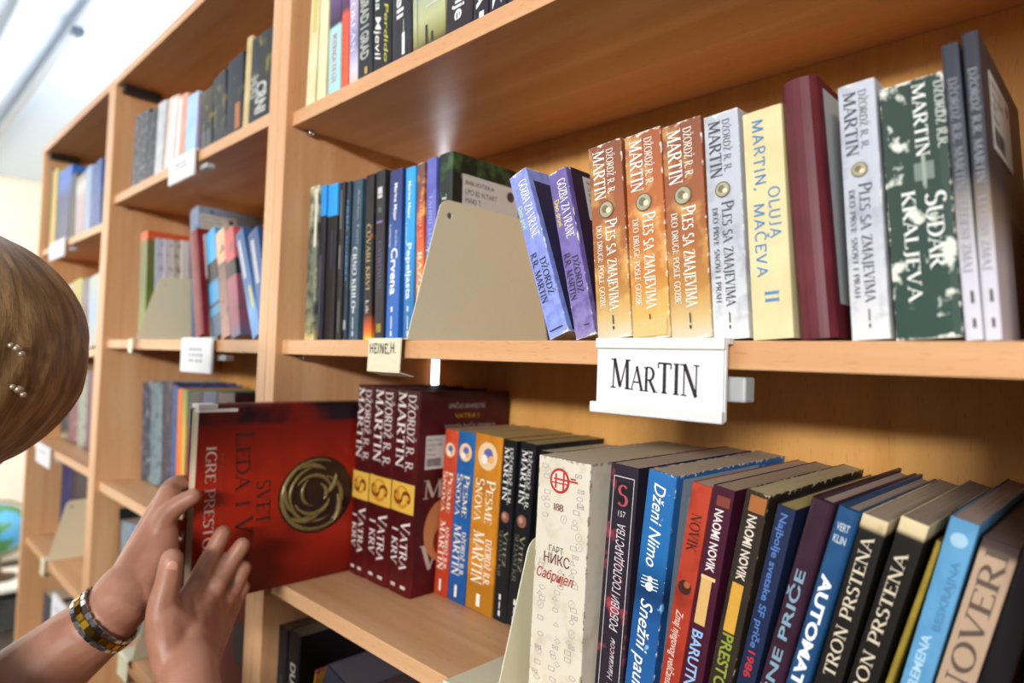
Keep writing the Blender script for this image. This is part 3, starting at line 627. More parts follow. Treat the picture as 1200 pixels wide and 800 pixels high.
# ---------------------------------------------------------------- nearest bookcase, top row
G2 = 'books on the top shelf of the nearest bookcase'
def tr(x0, x1, b0, b1, **k): 
    y0 = 124 - .5 * (b0 - 357.5); y1 = 124 - .5 * (b1 - 357.5)
    return dict(q=(x0, 0, x1, 0, b0, b1, y0, y1), **k)
row([
 tr(365, 375, 358, 368, h=.2, mat=bookmat('#e6dcb4', ('#d8cc9c', 25, .4, .6), wear=.2), label='cream paper-wrapped book, first on the top shelf beside the side panel', text=[('#rect', .3, .52, .1, .5, '#cfc070')]),
 tr(375.3, 386, 371.5, 380, h=.2, mat=bookmat('#e9e0b8', ('#dcd2a6', 25, .4, .6)), label='second cream paper-wrapped book, next to the pale blue spine'),
 tr(386.5, 400, 383.5, 398.3, h=.2, mat=bookmat([(0, '#a6d2d8'), (.42, '#a9d4d8'), (.44, '#3a2c40'), (.7, '#7a5a90'), (1, '#6a4a80')]), label='pale blue book with a dark purple picture at the top and red print', text=[('POTRAGA ZA LJA', .62, .92, 0, .36, 's', '#c25a5e')]),
 tr(400.2, 409, 398.7, 407.5, h=.2, mat=bookmat([(0, '#e2603c'), (.46, '#de5a40'), (.5, '#5a3a56'), (1, '#6a4a72')]), label='orange-red book with a purple top beside the pale blue one', text=[('PUTNIK', .6, .9, -.1, .2, 'i', '#a04a3a')]),
 tr(409.3, 419, 408, 419, h=.2, mat=bookmat([(0, '#d8b8a6'), (.1, '#d2ccdc'), (.25, '#8a8ab4'), (.5, '#bcaccc'), (1, '#cbb6d2')]), label='pale lavender book between an orange-red and a black spine', text=[('OKEAN', .5, .8, 0, .5, 's', '#e8e0ee')]),
 tr(419.3, 437, 419.4, 436, h=.2, mat=bookmat('#26282a', ('#1e2022', 25, .4, .6)), label='black book with chunky pale outlined capitals', text=[('GRAD I GRAD', .5, .88, 0, .55, 'B', '#a8a9a4'), ('#rect', .93, .97, .1, .16, '#c9a050')]),
 tr(438.5, 459, 437.5, 458.2, h=.2, mat=bookmat('#1b1a1a'), pages='#d8cda8', label='black book lettered in white and yellow-green script', text=[('Čajna Mjevil', .4, .93, -.22, .34, 'o', '#e6e4dc'), ('Stanica Perdido', .3, .96, .24, .22, 'o', '#c4c24a')]),
 tr(459.3, 482, 458.6, 482, h=.2, mat=bookmat('#2a262b', ('#33404e', 30, .5, .7)), label='black book with bold white lower-case lettering', text=[('Mendeli', .3, .76, -.05, .36, 'b', '#eeeeec'), ('#rect', .78, .86, .12, .03, '#c9c9c9'), ('#rect', .85, .97, .12, .14, '#e6e4dc')]),
 tr(483, 521, 482.4, 522, h=.2, mat=bookmat([(0, '#2c2a22'), (.05, '#8a844c'), (.16, '#b7b98a'), (.45, '#8ea29c'), (.75, '#6a8488'), (1, '#5a747c')]), label='wide grey-green and yellow book with slanting pale lines', text=[('#rect', .1, .97, -.34, .02, '#7a8068'), ('#rect', .7, .71, .1, .5, '#c2ccc4'), ('#rect', .74, .75, .15, .5, '#c2ccc4'), ('#rect', .78, .79, .2, .5, '#c2ccc4'), ('#rect', .88, .98, -.05, .07, '#1c1c18'), ('#rect', .93, .98, .12, .06, '#1c1c18')]),
 tr(521.5, 553, 522.5, 554.5, lean=-.012, h=.2, mat=bookmat('#2a2024', ('#3a2c28', 30, .5, .7)), label='black book with white lower-case letters, right of the grey-green one', text=[('Furije', .68, .93, .05, .38, 'b', '#e6e4e4')]),
 tr(553.5, 571, 555, 573, lean=-.012, h=.2, mat=bookmat('#241c28'), label='slim black book ending in a white capital letter', text=[('KRA', .7, .93, .0, .5, 'B', '#eeeeee'), ('#rect', .95, .99, .1, .3, '#f4f4f4')]),
 tr(571.5, 592, 573.4, 594, lean=-.012, h=.2, mat=bookmat('#20202a'), label='black book with a big slanted white letter, near the cut-off shelf end', text=[('VUK', .62, .97, .0, .5, 'B', '#eeeeee')]),
 tr(592.5, 606, 594.4, 607, lean=-.012, h=.2, mat=bookmat('#20202c'), label='last visible black book on the top shelf, without lettering'),
], ZM[0], G2, lo=0.0)

# ---------------------------------------------------------------- nearest bookcase, row under the sign
G3 = 'books in the row below the shelf sign'
Zl = ZM[2]
# large red album pulled half out of the shelf
Xc = .05 * U
rt, y0, y1 = .034, onX(227.5, 600, .05 * U).y, .205 * U
hz = -.109 * U - Zl
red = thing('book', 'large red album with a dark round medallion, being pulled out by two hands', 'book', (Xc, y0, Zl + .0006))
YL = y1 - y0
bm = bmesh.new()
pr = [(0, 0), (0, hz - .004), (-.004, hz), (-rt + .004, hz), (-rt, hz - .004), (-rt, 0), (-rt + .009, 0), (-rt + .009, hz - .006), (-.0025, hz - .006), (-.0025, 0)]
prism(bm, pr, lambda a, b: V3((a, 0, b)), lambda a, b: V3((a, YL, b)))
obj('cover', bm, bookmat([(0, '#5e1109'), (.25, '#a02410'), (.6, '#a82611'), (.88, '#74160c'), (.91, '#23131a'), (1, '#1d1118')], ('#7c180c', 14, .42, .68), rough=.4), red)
bm = bmesh.new(); box(bm, -rt + .0093, -.0028, .0015, YL - .004, .004, hz - .0065); obj('page_block', bm, page_mat('#d9c9a8'), red)
bm = bmesh.new(); box(bm, -.012, .0005, -.0006, .043, hz - .0085, hz - .0045, .0003); box(bm, -.02, .0004, -.0008, .02, hz - .0042, hz + .0008, .0003)
stk = obj('spine_sticker', bm, flat('#dedcd6', .4), red); stk['label'] = 'worn white paper sticker at the corner'
def rp(x, y): p = onX(x, y, Xc); return p.y - y0, p.z - (Zl + .0006)
def red_text(ch, font, xt, yt, xb, yb, width_px, color, lay=.0003, nm='lettering'):
    a, b = rp(xt, yt), rp(xb, yb); e = V3((0, b[0] - a[0], b[1] - a[1])); up = V3((0, -e.z, e.y)).normalized()
    Wm = rp(xt + width_px, yt)[0] - a[0]
    q = bmesh.new(); put_text(q, ch, font, lambda p, r: V3((lay, a[0], a[1])) + e * p + up * (r * Wm)); obj(nm, q, ink(color), red)
red_text('Leda i Vatre', 's', 277, 506, 275, 697, 20, '#4a1c16')
red_text('SVET', 's', 301, 563, 300, 616, 16, '#4a1c16', .00034)
red_text('IGRE PRESTOLA', 's', 242, 523, 236, 670, 12, '#c9b0a4', .00038)
red_text('NEISPRIČANA ISTORIJA', 'i', 259, 532, 256, 640, 4, '#8a3a2c', .0004)
cx, cz = rp(371, 579)
rz = .046; ry = .049
def mpt(a, r): return (cx + ry * r * math.cos(a), cz + rz * r * math.sin(a))
bm = bmesh.new(); put(bm, [disc_poly(40)], lambda p, q: V3((.0005, cx + p * ry * 1.04, cz + q * rz * 1.04)))
md = obj('medallion', bm, flat('#2a1512', .4, 0, .3, 90), red)
bm = bmesh.new()
for a0, a1, r0, r1, w0 in ((150, 215, .98, .74, .0026), (215, 280, .9, .5, .003), (300, 355, .95, .6, .0028), (70, 130, .7, .95, .0024), (0, 45, .2, .75, .0026), (60, 330, .96, .92, .0022), (90, 300, .78, .7, .0018), (-60, 60, .85, .55, .002), (120, 250, .5, .3, .0016), (20, 150, .42, .62, .0018), (200, 340, .62, .38, .0022), (-40, 70, .25, .3, .002)):
    pts = []; 
    for i in range(20):
        s = i / 19; y, z = mpt(math.radians(a0 + (a1 - a0) * s), r0 + (r1 - r0) * s); pts.append((.0012, y, z))
    tube(bm, pts, [w0 * (.35 + 1.1 * math.sin(PI * (i + .5) / 20)) for i in range(20)], 7)
obj('relief', bm, flat('#7c6a40', .3, .2, .6, 160), md, True)
# three tall hardcovers
VR = bookmat([(0, '#5a1014'), (.3, '#4c0e12'), (.7, '#521014'), (.93, '#45181c'), (1, '#4a2a2e')], ('#3c0a0e', 25, .4, .7))
def vat(): return [('DŽORDŽ R. R.', .02, .40, .22, .3, 's', '#d6c8c4'), ('MARTIN', .01, .39, -.2, .36, 's', '#e6dcd8'), ('#rect', .455, .60, 0, .98, '#e0b24a'), ('#disc', .525, 0, .3, '#c98a20'), ('S', .49, .565, 0, .7, 's', '#7a3a14'), ('Vatra', .64, .88, .2, .36, 's', '#e6dcd8'), ('i krv', .68, .86, -.2, .34, 's', '#e6dcd8'), ('#rect', .95, .965, -.2, .2, '#d0c4c0'), ('#rect', .95, .965, .22, .2, '#d0c4c0')]
Yv = .1345 * U
row([
 dict(q=(412.5, 450, 437.5, 453, 404, 428.5, 667, 680), Y=Yv, lean=.02, dp=.148, mat=VR, hard=True, bulge=.0012, label='tall dark red hardcover with a gold square, first of three alike, touching the red album', text=vat()),
 dict(q=(438, 453, 465, 456, 429, 453.5, 680, 691), Y=Yv, lean=.02, dp=.148, mat=VR, hard=True, bulge=.0012, label='tall dark red hardcover with a gold square, in the middle of three alike', text=vat()),
 dict(q=(465.5, 456, 496, 459.5, 454, 477, 691, 701), Y=Yv, lean=.02, dp=.148, mat=VR, hard=True, bulge=.0012, label='tall dark red hardcover with a sticker on its cover, last of three alike', text=vat(), sticker=(.012, .055, .15, .19), cover=[('ISPRIČAO ARHIMEJSTER', .045, .222, .06, .006, 'i', '#a89a94'), ('VATRA I', .055, .21, .04, .006, 'i', '#c08a30'), ('istorija kuće zmajeva', .04, .198, .085, .006, 'i', '#a89a94'), ('DŽ R R', .07, .17, .07, .013, 's', '#b8a8a0'), ('M', .012, .115, .03, .022, 's', '#b8a8a0'), ('V', .012, .03, .03, .03, 's', '#b8a8a0'), ('#disc', .045, .075, .03, .038, '#b87a4a'), ('#disc', .05, .062, .02, .02, '#7a2a1a')]),
], Zl, G3, prev=(Xc + .001, 0.0, .2))
Yt = .183 * U
def pes(v=0): return [('#disc', .12, 0, .36, '#e6c8a0'), ('#disc', .112, .03, .17, '#5a64a8'), ('#disc', .14, -.1, .12, '#f0e8dc'), ('#disc', .135, .14, .1, '#e8a860'), ('Pesme', .25, .5, .2, .32, 's', '#f0e6c8'), ('Snova', .25, .5, -.2, .32, 's', '#f0e6c8'), ('DŽORDŽ R.R.', .58, .84, .25, .22, 's', '#f4ecdc'), ('MARTIN', .55, .85, -.12, .4, 's', '#f4ecdc'), ('#rect', .9, .97, 0, .14, '#eee6d8')]
def vit(): return [('DŽORDŽ R.R.', .04, .36, .2, .22, 's', '#d8d8d4'), ('MARTIN', .04, .34, -.14, .36, 's', '#e6e6e2'), ('#disc', .425, 0, .3, '#8a5a48'), ('#disc', .42, -.06, .14, '#c09080'), ('Vitez', .5, .7, .15, .3, 's', '#8d8a70'), ('SEDAM KR', .5, .76, -.2, .25, 's', '#5f6456'), ('#rect', .85, .88, 0, .14, '#dddddd'), ('#rect', .89, .93, 0, .07, '#dddddd'), ('#rect', .94, .97, 0, .14, '#dddddd')]
PV = row.last
row([
 dict(q=(521.5, 504, 537.5, 505, 507, 523, 695, 700), Y=Yt, dp=.118, mat=bookmat([(0, '#b03a20'), (.4, '#c4452c'), (1, '#d05030')], ('#a83420', 30, .45, .7)), pages='#c2aa74', label='narrow red-orange paperback, first of a trio in red, blue and gold', text=pes()),
 dict(q=(538, 506, 557.5, 508, 523.7, 543.6, 701, 711), Y=Yt, dp=.118, mat=bookmat([(0, '#1e4a86'), (.14, '#1f5a9e'), (1, '#2468a8')], ('#1a4a88', 30, .45, .7)), pages='#c2aa74', label='narrow bright blue paperback between the red-orange and the gold one', text=pes()),
 dict(q=(558, 508, 589, 514, 544, 576, 711, 724), Y=Yt, dp=.118, mat=bookmat([(0, '#a8701c'), (.17, '#a8701c'), (.19, '#d08c2a'), (1, '#cc8426')], ('#b06a18', 25, .45, .7)), pages='#c2aa74', label='gold-orange paperback, last of the trio in red, blue and gold', text=pes()),
 dict(q=(589.8, 515, 606, 517.5, 577.5, 592, 726, 732), Y=Yt, dp=.118, mat=bookmat('#1a1c20', ('#14161a', 25, .4, .6)), pages='#c2aa74', label='slim black paperback next to the gold-orange one, with a copper shield', text=vit()),
 dict(q=(607.6, 518, 630, 522, 592.5, 609, 732, 739), Y=Yt, dp=.118, mat=bookmat('#1b1d22', ('#14161a', 25, .4, .6)), pages='#b0a070', label='slim black paperback with a copper shield, half hidden by the lower bookend', text=vit()),
 dict(q=(632, 524, 655, 528, 610, 632, 742, 750), Y=Yt + .004, dp=.112, h=.19, lean=.02, mat=bookmat('#181618'), pages='#d0c8a8', label='black book behind the white paperback, only its worn top showing'),
], Zl, G3, prev=PV)
Yn = .05
SYM = '#aca49e'
def symbols():
    rn = random.Random(9); out_ = []
    for i in range(40):
        a = (.03 + .94 * i / 40) + rn.uniform(-.01, .01)
        for v in (-.32, .0, .3):
            if .06 < a < .2 and abs(v) < .2: continue
            if .24 < a < .40 and v < .2: continue
            if rn.random() < .75: out_.append((rn.choice(['○', '□', '△', '◇', '⊘', '⊠']), a, a + .018, v + rn.uniform(-.06, .06), .12, 'i', SYM, 'H'))
    return out_
near = [
 dict(q=(631.7, 538, 693, 541, 619, 680, 800), Y=.034, dp=.195, mat=bookmat([(0, '#dcd3c0'), (1, '#d8cfbe')], ('#c8bda6', 40, .5, .7), wear=.45, wearc='#9d9078'), pages='#d0c2a6', label='white paperback patterned with small grey symbols and a red emblem, held by the lower bookend',
   text=symbols() + [('#disc', 564, -.06, .19, '#b23830'), ('#disc', 564, -.06, .15, '#d8cfbe'), ('#rect', 556, 573, -.13, .035, '#b2382f'), ('#rect', 561, 563.2, .06, .46, '#b2382f'), ('#rect', 566, 567.5, -.06, .3, '#b2382f'), ('#rect', 554, 575, .02, .035, '#b2382f'), ('#rect', 558, 560, .2, .1, '#b2382f'), ('188', 591, 599, -.06, .2, 's', '#7a3a34', 'H'), ('ГАРТ', 641, 648.5, -.06, .28, 'i', '#6a5a54', 'H'), ('НИКС', 650, 662.5, -.04, .5, 'i', '#6a3034', 'H'), ('Сабријел', 670, 682, -.06, .72, 'o', '#a83838', 'H')]),
 dict(q=(700.6, 543, 749, 548, 681, 729, 800), Y=Yn, dp=.195, mat=bookmat('#2b2430', ('#a8424e', 38, .55, .62)), pages='#c0ac9a', label='black and dusky pink paperback with a thin white frame on its spine', text=[('#rect', 558.5, 559.5, .03, .72, '#d8d0d0'), ('#rect', 559, 1.0, -.33, .02, '#d8d0d0'), ('#rect', 559, 1.0, .39, .02, '#d8d0d0'), ('#rect', 565, 595, .04, .54, '#15121a'), ('S', 568, 592, .04, .4, 's', '#b04a50', 'H'), ('157', 598, 605, .04, .26, 'i', '#d8d0d0', 'H'), ('РОБОВИ ГОСПОДАРСТВА', 614, 738, .06, .3, 'o', '#d4ccd0', 'U'), ('В. Никинсон', 746, 806, .06, .2, 'o', '#b8b0b4', 'U')]),
 dict(q=(755.7, 552, 795, 559, 729.7, 764.5, 800), Y=Yn, dp=.195, mat=bookmat([(0, '#27609c'), (.45, '#1f5490'), (.55, '#143a66'), (.7, '#2368a6'), (1, '#2a6cae')], ('#7db0dc', 120, .64, .7), wear=.25), pages='#c6b6a0', label='bright blue paperback speckled like snow with a white spider on its spine', text=[('Dženi Nimo', 567, 664, .0, .44, 'o', '#f0f4f8'), ('Snežni pauk', 703, 812, .0, .46, 'o', '#f0f4f8'), ('#disc', 687, 0, .14, '#e8eef2'), ('#disc', 678, .0, .09, '#e8eef2'), ('#rect', 676, 677.2, 0, .56, '#dfe8ee'), ('#rect', 680, 681.2, 0, .62, '#dfe8ee'), ('#rect', 684, 685.2, 0, .64, '#dfe8ee'), ('#rect', 688, 689.2, 0, .58, '#dfe8ee')], cover=[('#rect', .01, .14, .0, .2, '#8fa4b4'), ('#rect', .02, .1, .1, .185, '#aab4ba')]),
 dict(q=(812, 569, 834, 571, 779, 803, 760), Y=Yn, dp=.195, mat=bookmat([(0, '#8a2c20'), (.5, '#a83a28'), (1, '#b4422c')], ('#7a2418', 30, .5, .7)), pages='#c2ac96', label='rust red paperback with a dark dragon picture, between blue and purple spines', text=[('NOVIK', 602, 646, .0, .5, 's', '#3a1810'), ('#disc', 688, 0, .34, '#3a1c18'), ('#disc', 684, .1, .16, '#a85a30'), ('Zmaj njegovog veličanstva', 715, 810, 0, .4, 'o', '#e2c8bc')]),
 dict(q=(834.5, 571, 862, 577, 803.5, 830, 760), Y=Yn, dp=.195, mat=bookmat('#46182c', ('#3a1224', 30, .45, .7)), pages='#b49e88', label='plum purple paperback with a torn gold strip, left of its brown twin', text=[('NAOMI NOVIK', 597, 670, .0, .4, 'b', '#e4d8d8'), ('#rect', 675, 732, -.06, .5, '#d2a868'), ('#rect', 675, 679, .0, .66, '#e0bc80'), ('#rect', 581, 593, .1, .6, '#7a3a28'), ('BARUTNI RAT', 739, 845, -.04, .5, 'b', '#8fb4dc')]),
 dict(q=(873, 575.6, 904, 584, 838, 866, 760), Y=Yn, dp=.195, mat=bookmat('#332a22', ('#241e1a', 30, .45, .7), wear=.3, wearc='#c9b890'), pages='#c9b890', label='dark brown paperback with a torn gold strip and olive lettering', text=[('NAOMI NOVIK', 604, 680, .0, .4, 'b', '#d8ccc0'), ('#rect', 684, 741, -.04, .5, '#cc9a3a'), ('#rect', 581, 600, .1, .7, '#a0602c'), ('PRESTO OD', 743, 840, .0, .5, 'b', '#8c9438')]),
 dict(q=(910, 592.4, 934, 601, 872, 895, 760), Y=Yn, dp=.195, mat=bookmat([(0, '#1c2540'), (1, '#1f2a48')]), pages='#b4a468', label='navy paperback with blue lower-case title and a red year', text=[('Najbolje svetske SF priče', 602, 759, .0, .38, 'b', '#4f74b4'), ('1986', 763, 793, .0, .4, 'b', '#b83038')]),
 dict(q=(950.4, 585.7, 978.5, 594, 901, 930, 760), Y=Yn - .004, dp=.195, mat=bookmat('#3a2032', ('#321a2a', 30, .4, .6)), pages='#bca99c', hard=True, label='thick aubergine hardcover with grey-blue capitals', text=[('NOČNE PRIČE', 668, 868, -.05, .42, 'b', '#7c9cb0', 'U')]),
 dict(q=(979, 596.5, 1009.5, 603, 930.5, 961, 760), Y=Yn - .004, dp=.195, mat=bookmat('#24507c', ('#1e4670', 30, .4, .6)), pages='#b4a292', hard=True, label='steel blue hardcover with bold white capitals', text=[('VERT', 613, 622, .0, .56, 'b', '#b8c4d0', 'H'), ('KLIN', 627, 636, .0, .56, 'b', '#b8c4d0', 'H'), ('AUTOMATSKA', 674, 850, .0, .5, 'B', '#e2e6ea')]),
 dict(q=(1010.5, 608, 1042, 612.5, 966, 999, 760), Y=Yn - .004, dp=.195, mat=bookmat([(0, '#1e1a18'), (.955, '#1c1917'), (.97, '#c9b48c'), (1, '#d8c8a4')], ('#1b1816', 25, .55, .7)), pages='#b2a08c', label='black paperback with pale torn top beside the steel blue hardcover', text=[('TRON PRSTENA', 629, 792, -.04, .46, 's', '#d2c4ac', 'U')]),
 dict(q=(1048, 611, 1091, 617, 1000, 1043, 760), Y=Yn - .004, dp=.195, mat=bookmat([(0, '#1c1917'), (.95, '#1a1715'), (.965, '#d2c096'), (1, '#dccca4')], ('#1b1816', 22, .55, .7)), pages='#a08e7e', label='black paperback with pale torn top beside a thin mustard spine', text=[('TRON PRSTENA', 648, 828, -.06, .44, 's', '#d2c4ac', 'U')]),
 dict(q=(1092, 634, 1103, 637, 1045, 1060, 760), Y=Yn, dp=.195, mat=bookmat('#9a8430', ('#86702a', 40, .4, .6)), pages='#a08e7e', label='thin mustard yellow paperback between black and sky blue books'),
 dict(q=(1109, 604.7, 1148, 622, 1062, 1105, 760), Y=Yn - .006, dp=.195, mat=bookmat('#5f9cc6', ('#568fb8', 40, .4, .6)), pages='#a8948a', label='sky blue book with a pale round emblem at the top', text=[('#disc', 633, .0, .3, '#9cc0d8'), ('BESKRAJNA', 656, 737, .12, .28, 'b', '#4a7ea6', 'U'), ('VREMENA', 744, 815, -.1, .34, 'b', '#a9cbe0', 'U')]),
 dict(q=(1149, 633, 1194.7, 647, 1106, 1158, 760), Y=Yn - .006, dp=.195, mat=bookmat([(0, '#a88f76'), (.955, '#b49a82'), (.975, '#4a3a38'), (1, '#3a2c2c')]), pages='#6a5c54', label='tan book with large dark condensed capitals', text=[('NOVERI', 642, 822, .0, .6, 's', '#5a4a40', 'U')]),
 dict(q=(1197, 645, 1235, 658, 1160, 1200, 760), Y=Yn - .006, dp=.195, mat=bookmat('#181316', ('#26506e', 12, .6, .64)), pages='#6a5c54', label='black book with a blue patch, cut off by the picture edge'),
]
row(near, Zl, G3, prev=(Xl + .0006, 0.0, .1), hi=XM1)
# bottom bay of the nearest bookcase
G4 = 'books below the shelf with the red album'
row([
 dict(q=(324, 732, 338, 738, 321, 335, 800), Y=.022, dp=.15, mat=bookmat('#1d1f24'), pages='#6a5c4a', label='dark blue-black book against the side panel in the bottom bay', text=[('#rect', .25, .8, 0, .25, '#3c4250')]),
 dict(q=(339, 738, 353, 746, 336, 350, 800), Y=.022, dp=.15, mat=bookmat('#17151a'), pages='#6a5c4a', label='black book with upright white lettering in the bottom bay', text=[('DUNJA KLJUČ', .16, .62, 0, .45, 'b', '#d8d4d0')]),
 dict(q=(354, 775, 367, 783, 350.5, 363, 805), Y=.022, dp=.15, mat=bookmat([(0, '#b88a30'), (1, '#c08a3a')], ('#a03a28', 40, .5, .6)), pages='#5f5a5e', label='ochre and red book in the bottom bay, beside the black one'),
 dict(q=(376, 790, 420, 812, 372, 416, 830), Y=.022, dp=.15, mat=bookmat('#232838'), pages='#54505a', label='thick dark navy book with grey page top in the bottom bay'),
], ZM[3], G4, lo=0.0)

# ---------------------------------------------------------------- middle bookcase
G5 = 'books on the upper shelf of the middle bookcase'
def ta(x0, x1, yt, b0, b1, slope=-.503, ref=(129, 241), off=-14, **k):
    return dict(q=(x0, yt, x1, yt - (x1 - x0) * .25, b0, b1, ref[1] + slope * (b0 - ref[0]) + off, ref[1] + slope * (b1 - ref[0]) + off), **k)
SP = lambda c, a=.1, b=.9, v=0, wd=.4: ('#rect', a, b, v, wd, c)
row([
 ta(159.5, 175, 135, 153.8, 170, mat=bookmat('#35353a', ('#7a7a80', 80, .5, .62)), detail=False, label='charcoal book with grey print, first on the upper shelf of the middle bookcase'),
 ta(175.5, 184.5, 131, 170.5, 180, mat=bookmat('#26262e', ('#6c6c78', 80, .52, .64)), detail=False, label='slim charcoal book left of the white spine'),
 ta(186, 195, 121, 180.5, 189.6, mat=bookmat('#c8c8ca', ('#b4b6bc', 30, .4, .6)), detail=False, label='white-grey book between the charcoal and peach spines'),
 ta(198.5, 209.5, 116, 191.5, 203, mat=bookmat([(0, '#e2ccc0'), (1, '#dfc6b8')], ('#e8b090', 25, .5, .65)), detail=False, label='white and peach book, left of the coral-edged one', text=[SP('#e9e4e4', .05, .95, .2, .5)]),
 ta(210, 219.7, 113, 203.4, 214.8, mat=bookmat('#e0a48c', ('#d88a74', 25, .45, .65)), detail=False, label='coral-edged pale book left of the light blue spine', text=[SP('#ece2de', .05, .95, -.2, .4)]),
 ta(220.5, 232, 112, 215.2, 228.6, mat=bookmat('#9cc0e0', ('#b0cce4', 25, .4, .6)), detail=False, label='light blue book directly above the white shelf label'),
 ta(232.4, 236, 111, 229, 233.6, mat=bookmat('#6a5070'), detail=False, label='thin purple book right of the light blue one'),
 ta(236.7, 249, 108, 234, 249, mat=bookmat([(0, '#3a3a3c'), (.4, '#222220'), (1, '#4a4428')], ('#8a7c30', 50, .55, .66)), detail=False, label='black and olive book right of the thin purple spine', text=[SP('#5a5c60', .68, .95, -.2, .25), SP('#5a5c60', .68, .95, .2, .25)]),
 ta(249.5, 264, 92, 249.5, 265, mat=bookmat('#2b2c30', ('#7a6a38', 40, .52, .64)), detail=False, label='dark book with dull gold print, stepping up from the olive one'),
 ta(265, 286.5, 72, 265.5, 282.5, mat=bookmat('#1f2026', ('#5c5630', 40, .58, .68)), detail=False, label='tall black book with an orange patch near its foot', text=[SP('#a8642c', .62, .95, .2, .3)]),
 ta(287.5, 296.5, 45, 283, 289.5, mat=bookmat('#cdb680', ('#bca46e', 30, .4, .6)), detail=False, label='thin beige spine between two tall black books'),
 ta(297, 319, 42, 290, 315, mat=bookmat([(0, '#1c1c1e'), (.5, '#26261e'), (1, '#1d1d1c')], ('#8a7c24', 30, .56, .66)), detail=False, label='tall black book with olive blotches and blurred white letters at the side panel', text=[('CRNI', .55, .9, .1, .5, 'B', '#b8b8b4'), ('MAJ', .45, .7, -.25, .4, 'B', '#8d8d88')]),
], ZA[0], G5, lo=XA0, hi=XA1)
XP6 = onY(159, 395, .006).x
Y6 = onX(221, 394, XP6 - .005).y
YB = [.03 + (Y6 - .03) * k / 5 for k in range(6)]
G6 = 'books on the centre shelf of the middle bookcase'
row([
 dict(q=(165, 274, 172.5, 272, 161, 169.5, 394), mat=bookmat([(0, '#7a8a30'), (.5, '#5c6a30'), (.9, '#6a6a3a'), (.94, '#d0582c')]), detail=False, label='thin green and orange-red book at the side panel of the middle bookcase', dp=.09, Y=YB[0]),
 dict(q=(173, 281, 181, 280, 170, 179, 394), mat=bookmat('#b8b8c8', ('#8a8a98', 40, .5, .64)), detail=False, label='lavender-white book, first behind the cream bookend', dp=.09, Y=YB[1]),
 dict(q=(181.5, 282, 191, 281, 179.5, 189, 394), mat=bookmat('#c4bcc0', ('#7a7068', 40, .55, .66)), detail=False, label='pale grey-white book, second behind the cream bookend', dp=.09, Y=YB[2]),
 dict(q=(191.5, 283, 201, 282, 189.5, 200, 394), mat=bookmat('#b4a89c', ('#6a5c54', 40, .5, .64)), detail=False, label='beige-grey book, third behind the cream bookend', dp=.09, Y=YB[3]),
 dict(q=(201.5, 284, 211, 283, 200.5, 210.5, 394), mat=bookmat([(0, '#cabda0'), (.8, '#d6cfc8'), (1, '#e0d8d4')]), detail=False, label='cream-white book, fourth behind the cream bookend', dp=.09, Y=YB[4]),
 dict(q=(212, 286, 220, 285, 211, 221, 394), mat=bookmat([(0, '#cfc4a4'), (.5, '#cdb03c'), (.7, '#6a5870'), (1, '#5c5068')]), detail=False, label='purple and yellow book left of the dark red hardcover', dp=.09, Y=YB[5], hi=XP6 - .002),
 dict(q=(221.5, 276, 229.5, 274, 227, 238.5, 394), mat=bookmat('#7c1f28', ('#6a1820', 30, .4, .6)), hard=True, detail=False, label='dark red hardcover right of the cream bookend in the middle bookcase', dp=.065, Y=.02),
 dict(q=(230.5, 277, 240, 276, 239.5, 246.5, 394), mat=bookmat([(0, '#8a7c6c'), (.3, '#2a2020'), (.55, '#2a2226'), (.6, '#a09894'), (1, '#a8a0a0')]), detail=False, label='grey-topped book between the dark red hardcover and the blue one', dp=.055, Y=.03),
 dict(q=(240.6, 275, 251, 274, 247, 259, 394), mat=bookmat([(0, '#4a6078'), (.2, '#4a90b8'), (.28, '#35404c'), (.31, '#3a94c4'), (.5, '#3f7490'), (.52, '#25282c'), (.69, '#25282c'), (.7, '#42a4d8'), (1, '#55b4e0')], None, True), detail=False, label='blue and black banded book in the middle bookcase', dp=.055, Y=.03),
 dict(q=(251.5, 274, 262.5, 273, 259.4, 268.5, 394), mat=bookmat([(0, '#a88478'), (.5, '#8a6a64'), (.68, '#6a5450'), (.7, '#e0a884'), (1, '#e8b894')], ('#5a4a4c', 60, .55, .66)), detail=False, label='book with a peach top between the banded blue and the pink-red one', dp=.055, Y=.03),
 dict(q=(263, 273, 272, 272, 269, 282, 394), mat=bookmat([(0, '#5a6080'), (.15, '#8a5264'), (.55, '#9a5468'), (.56, '#26282a'), (.7, '#26282a'), (.71, '#c8565c'), (1, '#c05c5c')], ('#6a5460', 60, .55, .66)), detail=False, label='pink-red and black book right of the peach-topped one', dp=.055, Y=.03),
 dict(q=(273.5, 277, 285, 276, 292, 303, 384), mat=bookmat([(0, '#5a90c8'), (.25, '#6aa0d4'), (.4, '#3f6ea4'), (1, '#35588c')], None), detail=False, label='blue book leaning against the right-hand side panel, lower of two', text=[SP('#b9bcc4', .08, .45, -.1, .3), SP('#c8c060', .55, .75, .2, .25)], dp=.13, Y=.03),
 dict(q=(287, 277, 303, 275, 304, 316, 384), mat=bookmat([(0, '#3a6aa8'), (1, '#2c4a7c')]), detail=False, label='blue book leaning behind its twin, tucked against the side panel', text=[SP('#b0b4bc', .08, .5, -.1, .3), SP('#c8c060', .6, .8, .2, .25)], dp=.13, Y=.03),
 dict(q=(222, 246, 232, 245, 224, 234, 394), mat=bookmat([(0, '#3a5a8c'), (.5, '#3c64a0'), (1, '#8a9cb4')], ('#2a3c64', 40, .55, .66)), detail=False, hard=True, label='tall blue book standing behind the dark red hardcover, with a grey sticker', Y=.093, dp=.13, free=True, zt=.262, sticker=(.004, .075, .19, .25)),
], 0.0, G6, lo=XA0, hi=XA1)
G7 = 'set-back books in the middle bookcase behind the red album'
